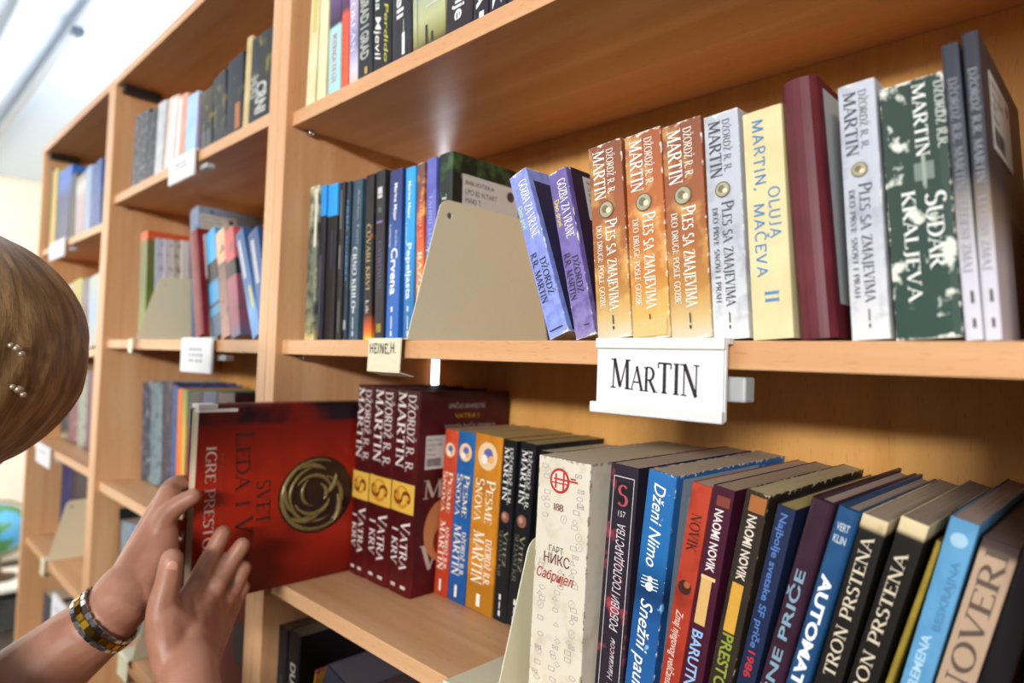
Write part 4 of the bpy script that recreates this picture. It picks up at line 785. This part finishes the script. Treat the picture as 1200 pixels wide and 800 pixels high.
row([
 dict(q=(167, 449, 177, 449, 165, 175, 562), Y=.083, dp=.13, mat=bookmat('#3a4458', ('#8f98a4', 60, .5, .64)), detail=False, pages='#8d8478', label='dark blue book with white specks, first of the set-back row'),
 dict(q=(177.4, 449, 190, 450, 175.4, 188, 562), Y=.083, dp=.13, mat=bookmat('#7c949c', ('#3f5460', 60, .5, .66)), detail=False, pages='#8d8478', label='pale teal book, second of the set-back row'),
 dict(q=(190.4, 450, 201.5, 451, 188.4, 199, 562), Y=.083, dp=.13, mat=bookmat('#3a3a48', ('#6a6470', 60, .52, .66)), detail=False, pages='#8d8478', label='charcoal violet book between pale teal and blue spines'),
 dict(q=(202, 452, 208, 453, 199.4, 205, 562), Y=.083, dp=.13, mat=bookmat('#35588e', ('#24365a', 60, .5, .66)), detail=False, pages='#8d8478', label='narrow blue book left of the orange spine'),
 dict(q=(208.4, 455, 214.5, 456, 205.4, 211, 562), Y=.083, dp=.13, mat=bookmat([(0, '#d8582c'), (.5, '#e0782c'), (1, '#d87030')]), detail=False, pages='#8d8478', label='narrow orange book left of the yellow-green spine'),
 dict(q=(215, 457, 219, 457, 211.4, 215, 562), Y=.083, dp=.13, mat=bookmat([(0, '#d8a838'), (.6, '#c8b444'), (1, '#6aa05a')]), detail=False, pages='#8d8478', label='narrow yellow-green book just behind the red album edge'),
 dict(q=(220, 460, 236, 460, 217, 233, 562), Y=.083, dp=.12, mat=bookmat('#22222c'), detail=False, pages='#5a5048', label='black book behind the sticker corner of the red album'),
 dict(q=(237, 460, 254, 460, 234, 251, 562), Y=.083, dp=.12, mat=bookmat('#2a3c5c'), detail=False, pages='#5a5048', label='dark blue book top peeking over the red album'),
 dict(q=(255, 461, 275, 461, 252, 272, 562), Y=.083, dp=.12, mat=bookmat('#3a2028'), detail=False, pages='#5a5048', label='dark wine book top peeking over the red album near the side panel'),
], ZA[2], G7, lo=XA0, hi=XA1)
G8 = 'books low in the middle bookcase behind the wrists'
row([
 dict(q=(128, 590, 137, 592, 126, 135, 700), Y=.05, dp=.13, mat=bookmat('#22262a'), detail=False, label='black-green book low in the middle bookcase beside the panel'),
 dict(q=(137.5, 608, 142, 609, 135.4, 140, 700), Y=.05, dp=.13, mat=bookmat('#8a7c6c'), detail=False, label='thin brownish book left of the pale blue ones behind the wrist'),
 dict(q=(142.4, 612, 150, 614, 140.4, 148, 700), Y=.05, dp=.13, mat=bookmat('#8ca0ac', ('#5a7890', 40, .5, .66)), detail=False, label='pale blue-grey book behind the left forearm'),
 dict(q=(150.4, 614, 160, 616, 148.4, 158, 700), Y=.05, dp=.13, mat=bookmat('#6a8aa8', ('#a8b4bc', 40, .5, .66)), detail=False, label='steel blue book behind the left wrist'),
 dict(q=(160.4, 614, 175, 616, 158.4, 172, 700), Y=.05, dp=.13, mat=bookmat('#3a4654'), detail=False, label='dark slate book hidden behind the hand'),
 dict(q=(258, 720, 292, 722, 256, 290, 800), Y=.05, dp=.17, h=.22, mat=bookmat([(0, '#58100a'), (1, '#64140a')]), detail=False, hard=True, label='thick red book with a black oval, low behind the right hand', text=[('#disc', .42, .3, .32, '#1c1214')]),
], ZA[3], G8, lo=XA0, hi=XA1)
row([
 dict(q=(158, 790, 170, 792, 156, 168, 850), Y=.05, dp=.13, h=.17, mat=bookmat('#cfc4ae'), detail=False, label='cream book at the bottom between forearm and hand'),
 dict(q=(171, 790, 186, 792, 169, 184, 850), Y=.05, dp=.13, h=.17, mat=bookmat('#7a3a24'), detail=False, label='rust brown book at the bottom between forearm and hand'),
], ZA[4], G8, lo=XA0, hi=XA1)

# ---------------------------------------------------------------- far bookcase
G9 = 'books in the far bookcase'
def tb(x0, x1, yt, b0, b1, yb0, sl, **k): return dict(q=(x0, yt, x1, yt, b0, b1, yb0, yb0 + sl * (b1 - b0)), detail=False, Y=.02, **k)
row([
 tb(49, 55, 204, 46, 51, 292, -.5, mat=bookmat('#8d8484'), label='grey book at the end panel of the far bookcase'),
 tb(56, 67.5, 202, 51.5, 63, 290, -.5, mat=bookmat('#d2bc6c', ('#c8b060', 20, .4, .6)), label='yellow book on the upper shelf of the far bookcase'),
 tb(69, 84.5, 199, 64, 79, 284, -.5, mat=bookmat([(0, '#2a3c60'), (.6, '#2c4474'), (.8, '#3a6cc0'), (1, '#3a70c8')]), label='blue book beside the yellow one in the far bookcase'),
 tb(85, 89.5, 204, 79.5, 87, 277, -.5, mat=bookmat('#2c3036'), label='charcoal book right of the blue one in the far bookcase'),
 tb(90, 101.5, 205, 87.5, 98, 273, -.5, mat=bookmat([(0, '#a8949c'), (.6, '#b4a4a8'), (.8, '#d0c8c4'), (1, '#7a7468')]), label='mauve-grey book in the far bookcase, left of a pale blue spine'),
 tb(102, 107, 196, 98.5, 105, 267, -.5, mat=bookmat('#8fa8c4'), label='thin pale blue book in the far bookcase'),
 tb(107.5, 119, 193, 105.5, 117, 263, -.5, mat=bookmat('#2f4f8c', ('#3a62a4', 30, .45, .6)), label='royal blue book touching the divider of the far bookcase'),
], ZB[0], G9, lo=XB0, hi=XB1)
row([
 tb(77.5, 85, 334, 73, 82, 407, 0, mat=bookmat('#b8a4a0'), label='pinkish white book beside the blond hair on the centre shelf of the far bookcase'),
 tb(85.5, 96.5, 329, 82.5, 93, 407, 0, mat=bookmat([(0, '#7a8a50'), (.3, '#a8844c'), (.8, '#b0a048'), (1, '#a8a440')]), label='olive-yellow book beside the blond hair, centre shelf of the far bookcase'),
 tb(97, 104, 328, 93.5, 102, 407, 0, mat=bookmat([(0, '#3a3448'), (.5, '#5a3c48'), (.7, '#6a6878'), (1, '#54525c')]), label='charcoal and wine book on the centre shelf of the far bookcase'),
 tb(104.5, 116, 325, 102.5, 113, 407, 0, mat=bookmat([(0, '#b8b8a8'), (.5, '#8fb0d0'), (1, '#b0bcae')]), label='pale blue and yellow book at the divider, centre shelf of the far bookcase'),
], ZB[1], G9, lo=XB0, hi=XB1)
def tc(*a, **k):
    d_ = tb(*a, **k); d_['Y'] = .07; d_['dp'] = .12; return d_
row([
 tc(73, 81, 437, 70.5, 79, 511, .3, mat=bookmat([(0, '#c4b48c'), (.12, '#2c4048'), (1, '#2a3e4a')], ('#5c7c84', 50, .55, .66)), label='dark teal book on the lower shelf of the far bookcase under the blond head'),
 tc(81.5, 92, 436, 79.5, 89.5, 514, .3, mat=bookmat('#7c4a54', ('#9a8484', 50, .5, .66)), label='wine red book beside the dark teal one in the far bookcase'),
 tc(92.5, 102.5, 436, 90, 99.5, 518, .3, mat=bookmat('#9a9f94', ('#4a6464', 50, .54, .66)), label='white and teal book beside the wine red one in the far bookcase'),
 tc(103, 110, 436, 100, 107, 522, .3, mat=bookmat('#6a3a50'), label='plum book at the divider of the far bookcase'),
], ZB[2], G9, lo=XB0, hi=XB1)
Y9 = onX(99, 600, onY(55, 658, .006).x - .007).y
row([
 dict(q=(70, 548, 82, 550, 72, 82, 650), Y=Y9, dp=.08, mat=bookmat('#1f3470'), detail=False, label='dark blue volume above the bookend in the far bookcase', h=.235, lean=0),
 dict(q=(82.6, 550, 101, 552, 82.4, 98, 650), Y=Y9, dp=.08, mat=bookmat('#2a2030'), detail=False, label='blackish purple volume above the bookend in the far bookcase', h=.235, lean=0),
], ZB[3], G9, lo=XB0, hi=XB1)
row([
 dict(q=(50, 700, 60, 702, 48, 58, 760), Y=.03, dp=.13, mat=bookmat('#3a3c48'), detail=False, label='charcoal book behind the watch in the far bookcase', h=.18, lean=0),
 dict(q=(60.6, 700, 70, 702, 58.4, 68, 760), Y=.03, dp=.13, mat=bookmat('#5a6478'), detail=False, label='slate grey book behind the watch in the far bookcase', h=.17, lean=0),
], ZB[4], G9, lo=XB0, hi=XB1)
# ---------------------------------------------------------------- by the end wall
g = onX(13, 618, -4.2)
t = thing('globe', 'blurred blue and green globe by the bright end wall, beside the far bookcase', 'globe', (g.x, g.y - .06, g.z))
bm = bmesh.new(); bmesh.ops.create_uvsphere(bm, u_segments=32, v_segments=20, radius=.15)
m_, nt_, b_ = base_mat('globe_map', '#4aa0d8', .35); no_ = N(nt_, 'ShaderNodeTexNoise'); no_.inputs['Scale'].default_value = 7
tc_ = N(nt_, 'ShaderNodeTexCoord'); rr_ = N(nt_, 'ShaderNodeValToRGB'); rr_.color_ramp.elements[0].position = .5; rr_.color_ramp.elements[1].position = .54
rr_.color_ramp.elements[0].color = lin('#5aaede'); rr_.color_ramp.elements[1].color = lin('#4a8a4a')
nt_.links.new(tc_.outputs['Object'], no_.inputs[0]); nt_.links.new(no_.outputs[0], rr_.inputs[0]); nt_.links.new(rr_.outputs[0], b_.inputs['Base Color'])
obj('ball', bm, m_, t, True)
bm = bmesh.new(); tube(bm, [(0, .168 * math.cos(a), .168 * math.sin(a)) for a in [math.radians(-100 + 10 * i) for i in range(21)]], .008, 8); obj('meridian_ring', bm, flat('#8d7a4a', .3, .8), t, True)
bm = bmesh.new(); lathe(bm, [(.1, -.30), (.1, -.285), (.03, -.27), (.018, -.22), (.018, -.165)], 24); obj('foot', bm, flat('#4a2f1c', .4), t, True)
tz = g.z - .3
v = onX(9, 762, -3.6)
t = thing('side_table', 'small white table carrying the globe at the end wall', 'table', (g.x, g.y - .06, FLOOR + .0005))
bm = bmesh.new(); box(bm, -.22, .22, -.28, .28, tz - FLOOR - .03, tz - FLOOR - .001, .004); obj('table_top', bm, flat('#e9e4da', .4), t)
for sx in (-.19, .19):
    for sy in (-.25, .25):
        bm = bmesh.new(); box(bm, sx - .02, sx + .02, sy - .02, sy + .02, 0, tz - FLOOR - .0305, .003); obj('leg', bm, flat('#e4ded2', .4), t)
vh = .3
t = thing('vase', 'dark waisted floor vase with a pale gold band beside the far bookcase', 'vase', (v.x, v.y - .02, FLOOR + .0005))
zc = v.z - FLOOR
bm = bmesh.new(); lathe(bm, [(.06, 0), (.09, .02), (.1, max(.1, zc - .14)), (.085, zc - .06), (.05, zc), (.085, zc + .06), (.09, zc + .1), (.06, zc + .14), (.05, zc + .14), (.05, zc + .12)], 28); obj('vase_body', bm, flat('#26241e', .25), t, True)
bm = bmesh.new(); lathe(bm, [(.053, zc - .012), (.057, zc - .008), (.057, zc + .008), (.053, zc + .012)], 28); obj('gold_band', bm, flat('#b8a460', .3, .6), t, True)

# ---------------------------------------------------------------- the woman taking the book
def skin():
    m, nt, b = base_mat('skin', '#c98a6c', .45, 0, .4); L = nt.links.new
    b.inputs['Subsurface Weight'].default_value = .12; b.inputs['Subsurface Radius'].default_value = (.006, .0025, .0012)
    tc = N(nt, 'ShaderNodeTexCoord'); n1 = N(nt, 'ShaderNodeTexNoise'); n1.inputs['Scale'].default_value = 26; n1.inputs['Detail'].default_value = 5
    L(tc.outputs['Object'], n1.inputs[0]); r = N(nt, 'ShaderNodeValToRGB')
    r.color_ramp.elements[0].position = .3; r.color_ramp.elements[0].color = lin('#9a6650'); r.color_ramp.elements[1].position = .7; r.color_ramp.elements[1].color = lin('#b8856d')
    L(n1.outputs[0], r.inputs[0]); L(r.outputs[0], b.inputs['Base Color'])
    n2 = N(nt, 'ShaderNodeTexNoise'); n2.inputs['Scale'].default_value = 420; n2.inputs['Detail'].default_value = 3; L(tc.outputs['Object'], n2.inputs[0])
    bp = N(nt, 'ShaderNodeBump'); bp.inputs['Strength'].default_value = .22; bp.inputs['Distance'].default_value = .0006; L(n2.outputs[0], bp.inputs['Height']); L(bp.outputs[0], b.inputs['Normal'])
    return m
SKIN = skin()
def ball(bm, c, r, sx=1, sy=1, sz=1, rot=None, seg=16):
    b = bmesh.new(); bmesh.ops.create_uvsphere(b, u_segments=seg, v_segments=seg // 2 + 2, radius=1)
    M = Matrix.Translation(c) @ (rot or Matrix.Identity(4)) @ Matrix.Diagonal((r * sx, r * sy, r * sz, 1)); merge(bm, b, M)
def limb(bm, pts, rads, seg=18, sub=3):
    """smooth tapered chain; closed ends"""
    P = [V3(p) for p in pts]; n = len(P); out = []; rr = []
    for i in range(n - 1):
        p0 = P[max(i - 1, 0)]; p1 = P[i]; p2 = P[i + 1]; p3 = P[min(i + 2, n - 1)]
        for k in range(sub):
            s = k / sub
            out.append(.5 * ((2 * p1) + (p2 - p0) * s + (2 * p0 - 5 * p1 + 4 * p2 - p3) * s * s + (3 * p1 - p0 - 3 * p2 + p3) * s ** 3)); rr.append(rads[i] * (1 - s) + rads[i + 1] * s)
    out.append(P[-1]); rr.append(rads[-1])
    tube(bm, out, rr, seg); ball(bm, out[0], rr[0]); ball(bm, out[-1], rr[-1])
def remesh(bm, name, vox, mat, parent, smooth=6, fac=.5):
    o = obj(name, bm, mat, parent); md = o.modifiers.new('r', 'REMESH'); md.mode = 'VOXEL'; md.voxel_size = vox
    sm = o.modifiers.new('s', 'SMOOTH'); sm.iterations = smooth; sm.factor = fac
    dg = bpy.context.evaluated_depsgraph_get(); me = bpy.data.meshes.new_from_object(o.evaluated_get(dg)); o.modifiers.clear(); o.data = me
    for p in me.polygons: p.use_smooth = True
    if not me.materials: me.materials.append(mat)
    return o
HC = onD(-74, 410, .75)            # centre of the head
HR = 155 / FPX * .75 * U
p_root = thing('person', 'blond woman at the picture edge pulling out the red album with both hands', 'person', (HC.x - .05, HC.y, FLOOR + .0005))
OFF = V3(p_root.location)
bm = bmesh.new()
J = lambda x, y, d: onD(x, y, d) - OFF
Q = lambda v_: V3(v_) - OFF
hc = HC - OFF
# head, neck
fwd = V3((-.86, .5, -.12)).normalized()
rotm = fwd.to_track_quat('X', 'Z').to_matrix().to_4x4()
def hp(x, y, z): return hc + (rotm @ V3((x, y, z)))
ball(bm, hp(-.005, 0, .012), .086, 1.08, .86, 1.06, rotm, 24)
ball(bm, hp(.03, 0, -.045), .066, .95, .86, 1.05, rotm, 20)
ball(bm, hp(.062, 0, -.088), .026, 1, 1.1, .9, rotm)
limb(bm, [hp(.085, 0, .005), hp(.108, 0, -.03), hp(.100, 0, -.037)], [.009, .012, .009])
for s in (-1, 1):
    ball(bm, hp(.099, s * .012, -.036), .008, 1, 1, .8)
    ball(bm, hp(.05, s * .037, -.035), .024)
    ball(bm, hp(.088, s * .03, .022), .015, .6, 1.3, .5, rotm)
    ball(bm, hp(.082, s * .03, .004), .012, .8, 1.15, .7, rotm)
    ball(bm, hp(-.005, s * .077, -.015), .026, .75, .35, 1.15, rotm)
ball(bm, hp(.093, 0, -.062), .016, .6, 1.45, .42, rotm); ball(bm, hp(.091, 0, -.071), .015, .6, 1.3, .5, rotm)
AW = V3((-.713, -.70, 0)) * .145               # she leans over towards the shelf: trunk away from the head
neck0 = hc + V3((-.02, -.02, -.075)); nb = hc + AW + V3((0, 0, -.195)); chest = hc + AW + V3((0, 0, -.36))
limb(bm, [neck0, neck0.lerp(nb, .5), nb], [.054, .054, .066])
shR = hc + AW + V3((.155, -.03, -.255)); shL = hc + AW + V3((-.155, .03, -.255))
limb(bm, [shL, nb + V3((0, 0, -.02)), shR], [.052, .066, .052])
limb(bm, [nb + V3((0, 0, -.03)), chest, hc + AW + V3((0, 0, -.62)), hc + AW + V3((0, 0, -.78))], [.085, .125, .115, .14])
# left arm: shoulder, elbow, wrist, hand holding the book end
elL = J(-95, 905, .84)
wL = J(126, 723, .885); wL2 = J(150, 692, .915)
limb(bm, [shL, shL.lerp(elL, .5) + V3((-.01, -.01, -.01)), elL], [.05, .043, .041])
limb(bm, [elL, elL.lerp(wL, .38), elL.lerp(wL, .78), wL, wL2], [.041, .0445, .0355, .0300, .029], 20)
def hand(paths, sub=3, add=1.0):
    for pts, rads in paths: limb(bm, [J(*p) for p in pts], [(r + add) * .001 for r in rads], 14, sub)
hand([
 # palm: metacarpals
 ([(149, 692, .915), (176, 640, .955), (194, 598, .985), (199, 580, .998)], [24, 19, 14, 11]),
 ([(148, 692, .92), (172, 640, .975), (191, 592, 1.01)], [23, 19, 12.5]),
 ([(156, 696, .91), (184, 655, .94), (194, 625, .962)], [22, 18.5, 12]),
 ([(166, 694, .915), (188, 664, .945)], [20, 15]),
 # index: knuckle then bending behind the book
 ([(193, 588, 1.003), (200, 573, 1.012), (211, 566, 1.026), (224, 570, 1.045), (238, 580, 1.065)], [11, 10, 8.8, 8.2, 7.6]),
 ([(190, 600, 1.015), (196, 592, 1.03), (208, 590, 1.048), (222, 596, 1.065), (236, 606, 1.085)], [10, 9.5, 8.8, 8.2, 7.6]),
 ([(188, 620, 1.01), (194, 615, 1.035), (206, 617, 1.055), (222, 624, 1.072), (234, 632, 1.087)], [10, 9.5, 8.8, 8.2, 7.6]),
 ([(186, 642, 1.0), (192, 640, 1.03), (204, 642, 1.05), (216, 648, 1.064), (228, 655, 1.077)], [9, 8.5, 7.8, 7.2, 6.6]),
 # thumb lying on the cover edge
 ([(186, 650, .95), (189, 618, .96), (199, 600, .968), (213, 589, .972), (227, 581, .974)], [13.5, 12, 10.5, 9.0, 7.6]),
])
# right arm and hand: back of the hand to the camera, fingertips on the cover
wR = J(224, 806, .84)
elR = J(262, 1190, .66)
limb(bm, [shR, shR.lerp(elR, .5) + V3((.01, -.01, 0)), elR], [.05, .044, .04])
limb(bm, [elR, elR.lerp(wR, .35), elR.lerp(wR, .78), wR, J(222, 775, .87)], [.040, .043, .031, .0255, .0255], 20)
hand([
 # metacarpals
 ([(214, 795, .852), (212, 760, .875), (219, 724, .915), (225, 696, .945)], [18, 17, 14.5, 11.5]),
 ([(222, 795, .856), (226, 757, .885), (236, 724, .925), (243, 708, .95)], [18, 17, 14, 11]),
 ([(232, 797, .866), (238, 762, .90), (248, 737, .94), (255, 722, .962)], [15, 14, 12, 10.3]),
 ([(236, 800, .88), (246, 765, .92), (256, 744, .958), (262, 732, .975)], [13, 12, 10.5, 9.2]),
 ([(206, 790, .856), (198, 755, .868), (197, 726, .882)], [17, 18, 15]),
 ([(214, 770, .872), (212, 735, .892)], [17, 17]),
 # index, middle, ring, little
 ([(225, 696, .948), (237, 671, .965), (249, 648, .985), (261, 624.5, .996)], [11.2, 9.6, 8.8, 7.8]),
 ([(243, 708, .953), (254, 685, .972), (267, 663, .992), (284, 638.5, 1.003)], [11, 9.6, 9.0, 7.8]),
 ([(255, 722, .965), (264, 704, .985), (275, 686, 1.0), (286, 665, 1.009)], [10, 8.9, 8.4, 7.3]),
 ([(262, 732, .978), (270, 716, .995), (277, 702, 1.006), (285, 687, 1.012)], [9, 8, 7.4, 6.6]),
 # thumb standing up beside the cover
 ([(193, 745, .875), (190, 714, .884), (196, 684, .892), (201.5, 656, .898)], [17, 13.5, 11.0, 10.2]),
 ([(206, 732, .885), (213, 712, .912), (217, 700, .932)], [15, 11, 8]),
 # fill between the metacarpals
 ([(218, 782, .858), (226, 742, .893), (233, 712, .935)], [17, 15, 10.5]),
 ([(228, 782, .864), (240, 744, .912), (249, 718, .951)], [16, 13.5, 10]),
 ([(236, 784, .876), (248, 752, .925), (256, 732, .962)], [13, 11.5, 9.2]),
])
for p_ in ((225, 694, .943), (243, 706, .948), (255, 720, .960), (237, 671, .962), (254, 685, .969), (264, 704, .982)):
    ball(bm, J(*p_), .0108)
body = remesh(bm, 'body', .0020, SKIN, p_root, 7, .5)
# nails
NAIL = flat('#d8a08c', .25, 0, .04)
def nail(c, along, out, L_, W_):
    along = along.normalized(); out = (out - along * out.dot(along)).normalized(); side = along.cross(out)
    b = bmesh.new(); bmesh.ops.create_uvsphere(b, u_segments=16, v_segments=10, radius=1)
    M = Matrix((( *(along * L_)[:1], (side * W_)[0], (out * W_ * .35)[0], c[0]), ((along * L_)[1], (side * W_)[1], (out * W_ * .35)[1], c[1]), ((along * L_)[2], (side * W_)[2], (out * W_ * .35)[2], c[2]), (0, 0, 0, 1)))
    q = bmesh.new(); merge(q, b, M); obj('fingernail', q, NAIL, p_root, True)
tocam = lambda p: (CP - OFF - p).normalized()
def nail_at(x0, y0, x1, y1, d, rad, L_, W_, bias=(0, 0, 0)):
    a, b = J(x0, y0, d), J(x1, y1, d); o_ = tocam(b) + V3(bias); o_ = (o_ - (b - a).normalized() * o_.dot((b - a).normalized())).normalized()
    nail(b + o_ * (rad - .0012), b - a, o_, L_, W_)
nail_at(197, 680, 201.3, 660, .8975, .0108, .0068, .0058, (.25, 0, 0))
# hair: thick shoulder-length mass
bm = bmesh.new(); NU, NV = 168, 72; rings = []
hr = HR / 1.035
for j in range(NV + 1):
    v_ = PI * j / NV; ring_ = []
    for i in range(NU):
        u_ = 2 * PI * i / NU
        d_ = V3((math.sin(v_) * math.cos(u_), math.sin(v_) * math.sin(u_), math.cos(v_)))
        wob = .012 * math.sin(13 * u_ + 2.5 * math.sin(2 * v_)) + .008 * math.sin(29 * u_ + 3 * math.cos(3 * v_) + 1) + .004 * math.sin(61 * u_ + 4 * v_)
        k_ = hr * (1 + wob * math.sin(v_))
        p_ = d_ * k_
        fd = d_.dot(V3((-.92, .25, -.12)).normalized())
        if fd > .62: p_ *= 1 - .62 * min(1, (fd - .62) / .25)   # opening around the face
        if d_.z < -.3:
            p_.x -= .03 * (-d_.z - .3); p_.z *= 1.03
        ring_.append(bm.verts.new(hc + p_))
    rings.append(ring_)
for j in range(NV):
    for i in range(NU):
        try: bm.faces.new((rings[j][i], rings[j][(i + 1) % NU], rings[j + 1][(i + 1) % NU], rings[j + 1][i]))
        except ValueError: pass
bmesh.ops.remove_doubles(bm, verts=bm.verts[:], dist=1e-5)
hm, hnt, hb = base_mat('blond_hair', '#8a6238', .38, 0, .5); L_ = hnt.links.new
tc_ = N(hnt, 'ShaderNodeTexCoord'); mp_ = N(hnt, 'ShaderNodeMapping'); mp_.inputs['Location'].default_value = tuple(-c for c in hc)
gr = N(hnt, 'ShaderNodeSeparateXYZ'); L_(tc_.outputs['Object'], mp_.inputs[0]); L_(mp_.outputs[0], gr.inputs[0])
at = N(hnt, 'ShaderNodeMath', operation='ARCTAN2'); L_(gr.outputs[1], at.inputs[0]); L_(gr.outputs[0], at.inputs[1])
cb = N(hnt, 'ShaderNodeCombineXYZ'); L_(at.outputs[0], cb.inputs[0]); m2 = N(hnt, 'ShaderNodeMath', operation='MULTIPLY'); m2.inputs[1].default_value = 2.5; L_(gr.outputs[2], m2.inputs[0]); L_(m2.outputs[0], cb.inputs[1])
nz = N(hnt, 'ShaderNodeTexNoise'); nz.inputs['Scale'].default_value = 9; nz.inputs['Detail'].default_value = 9; nz.inputs['Roughness'].default_value = .65; nz.inputs['Distortion'].default_value = .3; L_(cb.outputs[0], nz.inputs[0])
cr_ = N(hnt, 'ShaderNodeValToRGB'); e_ = cr_.color_ramp.elements; e_[0].position = .3; e_[0].color = lin('#55391d'); e_[1].position = .72; e_[1].color = lin('#c2a070'); q_ = cr_.color_ramp.elements.new(.5); q_.color = lin('#8a673d')
L_(nz.outputs[0], cr_.inputs[0]); L_(cr_.outputs[0], hb.inputs['Base Color'])
bp_ = N(hnt, 'ShaderNodeBump'); bp_.inputs['Strength'].default_value = .5; bp_.inputs['Distance'].default_value = .004; L_(nz.outputs[0], bp_.inputs['Height']); L_(bp_.outputs[0], hb.inputs['Normal'])
hb.inputs['Anisotropic'].default_value = .6
obj('hair', bm, hm, p_root, True)
for (x, y) in ((20, 408), (22, 456)):
    r_ = ray(x, y); o_ = CP - HC; b_q = r_.dot(o_); disc = b_q * b_q - r_.dot(r_) * (o_.dot(o_) - HR * HR)
    pt = CP + r_ * ((-b_q - math.sqrt(max(disc, 0))) / r_.dot(r_)) - OFF
    bm = bmesh.new(); ball(bm, pt, .0034, 1, 1, .9); ball(bm, pt + V3((0, .003, -.004)), .0024); ball(bm, pt + V3((.001, -.004, .002)), .0022)
    obj('hair_glint', bm, flat('#b8a890', .38, .6), p_root, True)  # tiny shiny balls stand in for soft glints on the hair
# face details on the far side
for s in (-1, 1):
    bm = bmesh.new(); ball(bm, hp(.0735, s * .03, .006), .0115); obj('eye', bm, flat('#f0ece6', .2), p_root, True)
    bm = bmesh.new(); ball(bm, hp(.0822, s * .03, .006), .0042); obj('iris', bm, flat('#4a3a28', .15), p_root, True)
    bm = bmesh.new(); limb(bm, [hp(.092, s * .016, .026), hp(.093, s * .032, .03), hp(.084, s * .046, .025)], [.0022, .0028, .0016]); obj('eyebrow', bm, flat('#6a4a2c', .7), p_root, True)
bm = bmesh.new(); ball(bm, hp(.099, 0, -.062), .012, .35, 1.7, .32, rotm); ball(bm, hp(.098, 0, -.07), .012, .35, 1.5, .36, rotm); obj('lips', bm, flat('#a85a50', .4), p_root, True)
# clothes
bm = bmesh.new()
limb(bm, [nb + V3((0, 0, -.03)), chest, hc + AW + V3((0, 0, -.62)), hc + AW + V3((0, 0, -.84))], [.102, .14, .13, .157])
limb(bm, [shL + V3((0, 0, -.004)), nb + V3((0, 0, -.022)), shR + V3((0, 0, -.004))], [.066, .082, .066])
limb(bm, [shL, shL.lerp(elL, .5) + V3((-.01, -.01, -.01))], [.062, .058]); limb(bm, [shR, shR.lerp(elR, .5) + V3((.01, -.01, 0))], [.062, .058])
remesh(bm, 'blouse', .006, flat('#2a3350', .8, 0, .1, 200), p_root, 4)
hip = hc + AW + V3((0, 0, -.82))
bm = bmesh.new()
for s in (-1, 1): limb(bm, [hip + V3((s * .075, 0, 0)), V3((hip.x + s * .085, hip.y + .015, hip.z * .5)), V3((hip.x + s * .09, hip.y, .07))], [.105, .075, .062])
limb(bm, [hip + V3((-.08, 0, .03)), hip + V3((.08, 0, .03))], [.115, .115])
remesh(bm, 'trousers', .007, flat('#22242c', .85, 0, .1, 200), p_root, 4)
for s in (-1, 1):
    bm = bmesh.new(); limb(bm, [V3((hip.x + s * .09, hip.y - .05, .045)), V3((hip.x + s * .095, hip.y + .04, .04)), V3((hip.x + s * .1, hip.y + .14, .03))], [.042, .044, .03]); remesh(bm, 'shoe', .006, flat('#181818', .4), p_root, 3)

# ---------------------------------------------------------------- wristwatch on the left forearm
wc = onD(123, 725, .884); ax = (onD(128, 722, .885) - onD(60, 778, .868)).normalized()
to = (CP - wc).normalized(); e1 = (to - ax * to.dot(ax)).normalized(); e2 = ax.cross(e1)
wt = thing('wristwatch', 'silver and gold bracelet watch around the left wrist', 'watch', wc)
RW = .0312; NL = 26
sil = flat('#c9ccd0', .18, 1.0, .04); gld = flat('#b08a2c', .22, 1.0, .05)
def lk(bm, a, da, z0, z1, r0, r1):
    vs = []
    for z in (z0, z1):
        for (aa, rr_) in ((a - da, r0), (a + da, r0), (a + da, r1), (a - da, r1)):
            vs.append(bm.verts.new((e1 * math.cos(aa) + e2 * math.sin(aa)) * rr_ + ax * z))
    for f in ((0, 1, 2, 3), (7, 6, 5, 4), (0, 4, 5, 1), (1, 5, 6, 2), (2, 6, 7, 3), (3, 7, 4, 0)): bm.faces.new([vs[i] for i in f])
bs, bg = bmesh.new(), bmesh.new()
for i in range(NL):
    a = 2 * PI * (i + .5) / NL; da = PI / NL * .88
    for z0, z1 in ((-.0082, -.0036), (.0036, .0082)): lk(bs, a, da, z0, z1, RW, RW + .0026)
    lk(bg, a + PI / NL, da, -.0034, .0034, RW + .0002, RW + .0031)
for b_ in (bs, bg): bmesh.ops.bevel(b_, geom=b_.edges[:], offset=.0006, segments=2, affect='EDGES')
o = obj('silver_links', bs, sil, wt); o['label'] = 'polished silver outer links'
o = obj('gold_links', bg, gld, wt); o['label'] = 'gold centre links'
bm = bmesh.new(); cc = -e1 * (RW + .004) 
def cyl(bm, r, z0, z1, n=32):
    A = [bm.verts.new(cc - e1 * z0 + (ax * math.cos(2 * PI * i / n) + e2 * math.sin(2 * PI * i / n)) * r) for i in range(n)]
    B = [bm.verts.new(cc - e1 * z1 + (ax * math.cos(2 * PI * i / n) + e2 * math.sin(2 * PI * i / n)) * r) for i in range(n)]
    for i in range(n): bm.faces.new((A[i], A[(i + 1) % n], B[(i + 1) % n], B[i]))
    bm.faces.new(A[::-1]); bm.faces.new(B)
cyl(bm, .0135, -.002, .004); obj('watch_case', bm, gld, wt)
bm = bmesh.new(); cyl(bm, .0112, .0041, .0045); obj('dial', bm, flat('#f2efe6', .3), wt)
bm = bmesh.new(); tube(bm, [cc - e1 * .0049 , cc - e1 * .0049 + ax * .008], .0004, 6); tube(bm, [cc - e1 * .0049, cc - e1 * .0049 + e2 * .006], .0005, 6); obj('hands', bm, flat('#222222', .3), wt)
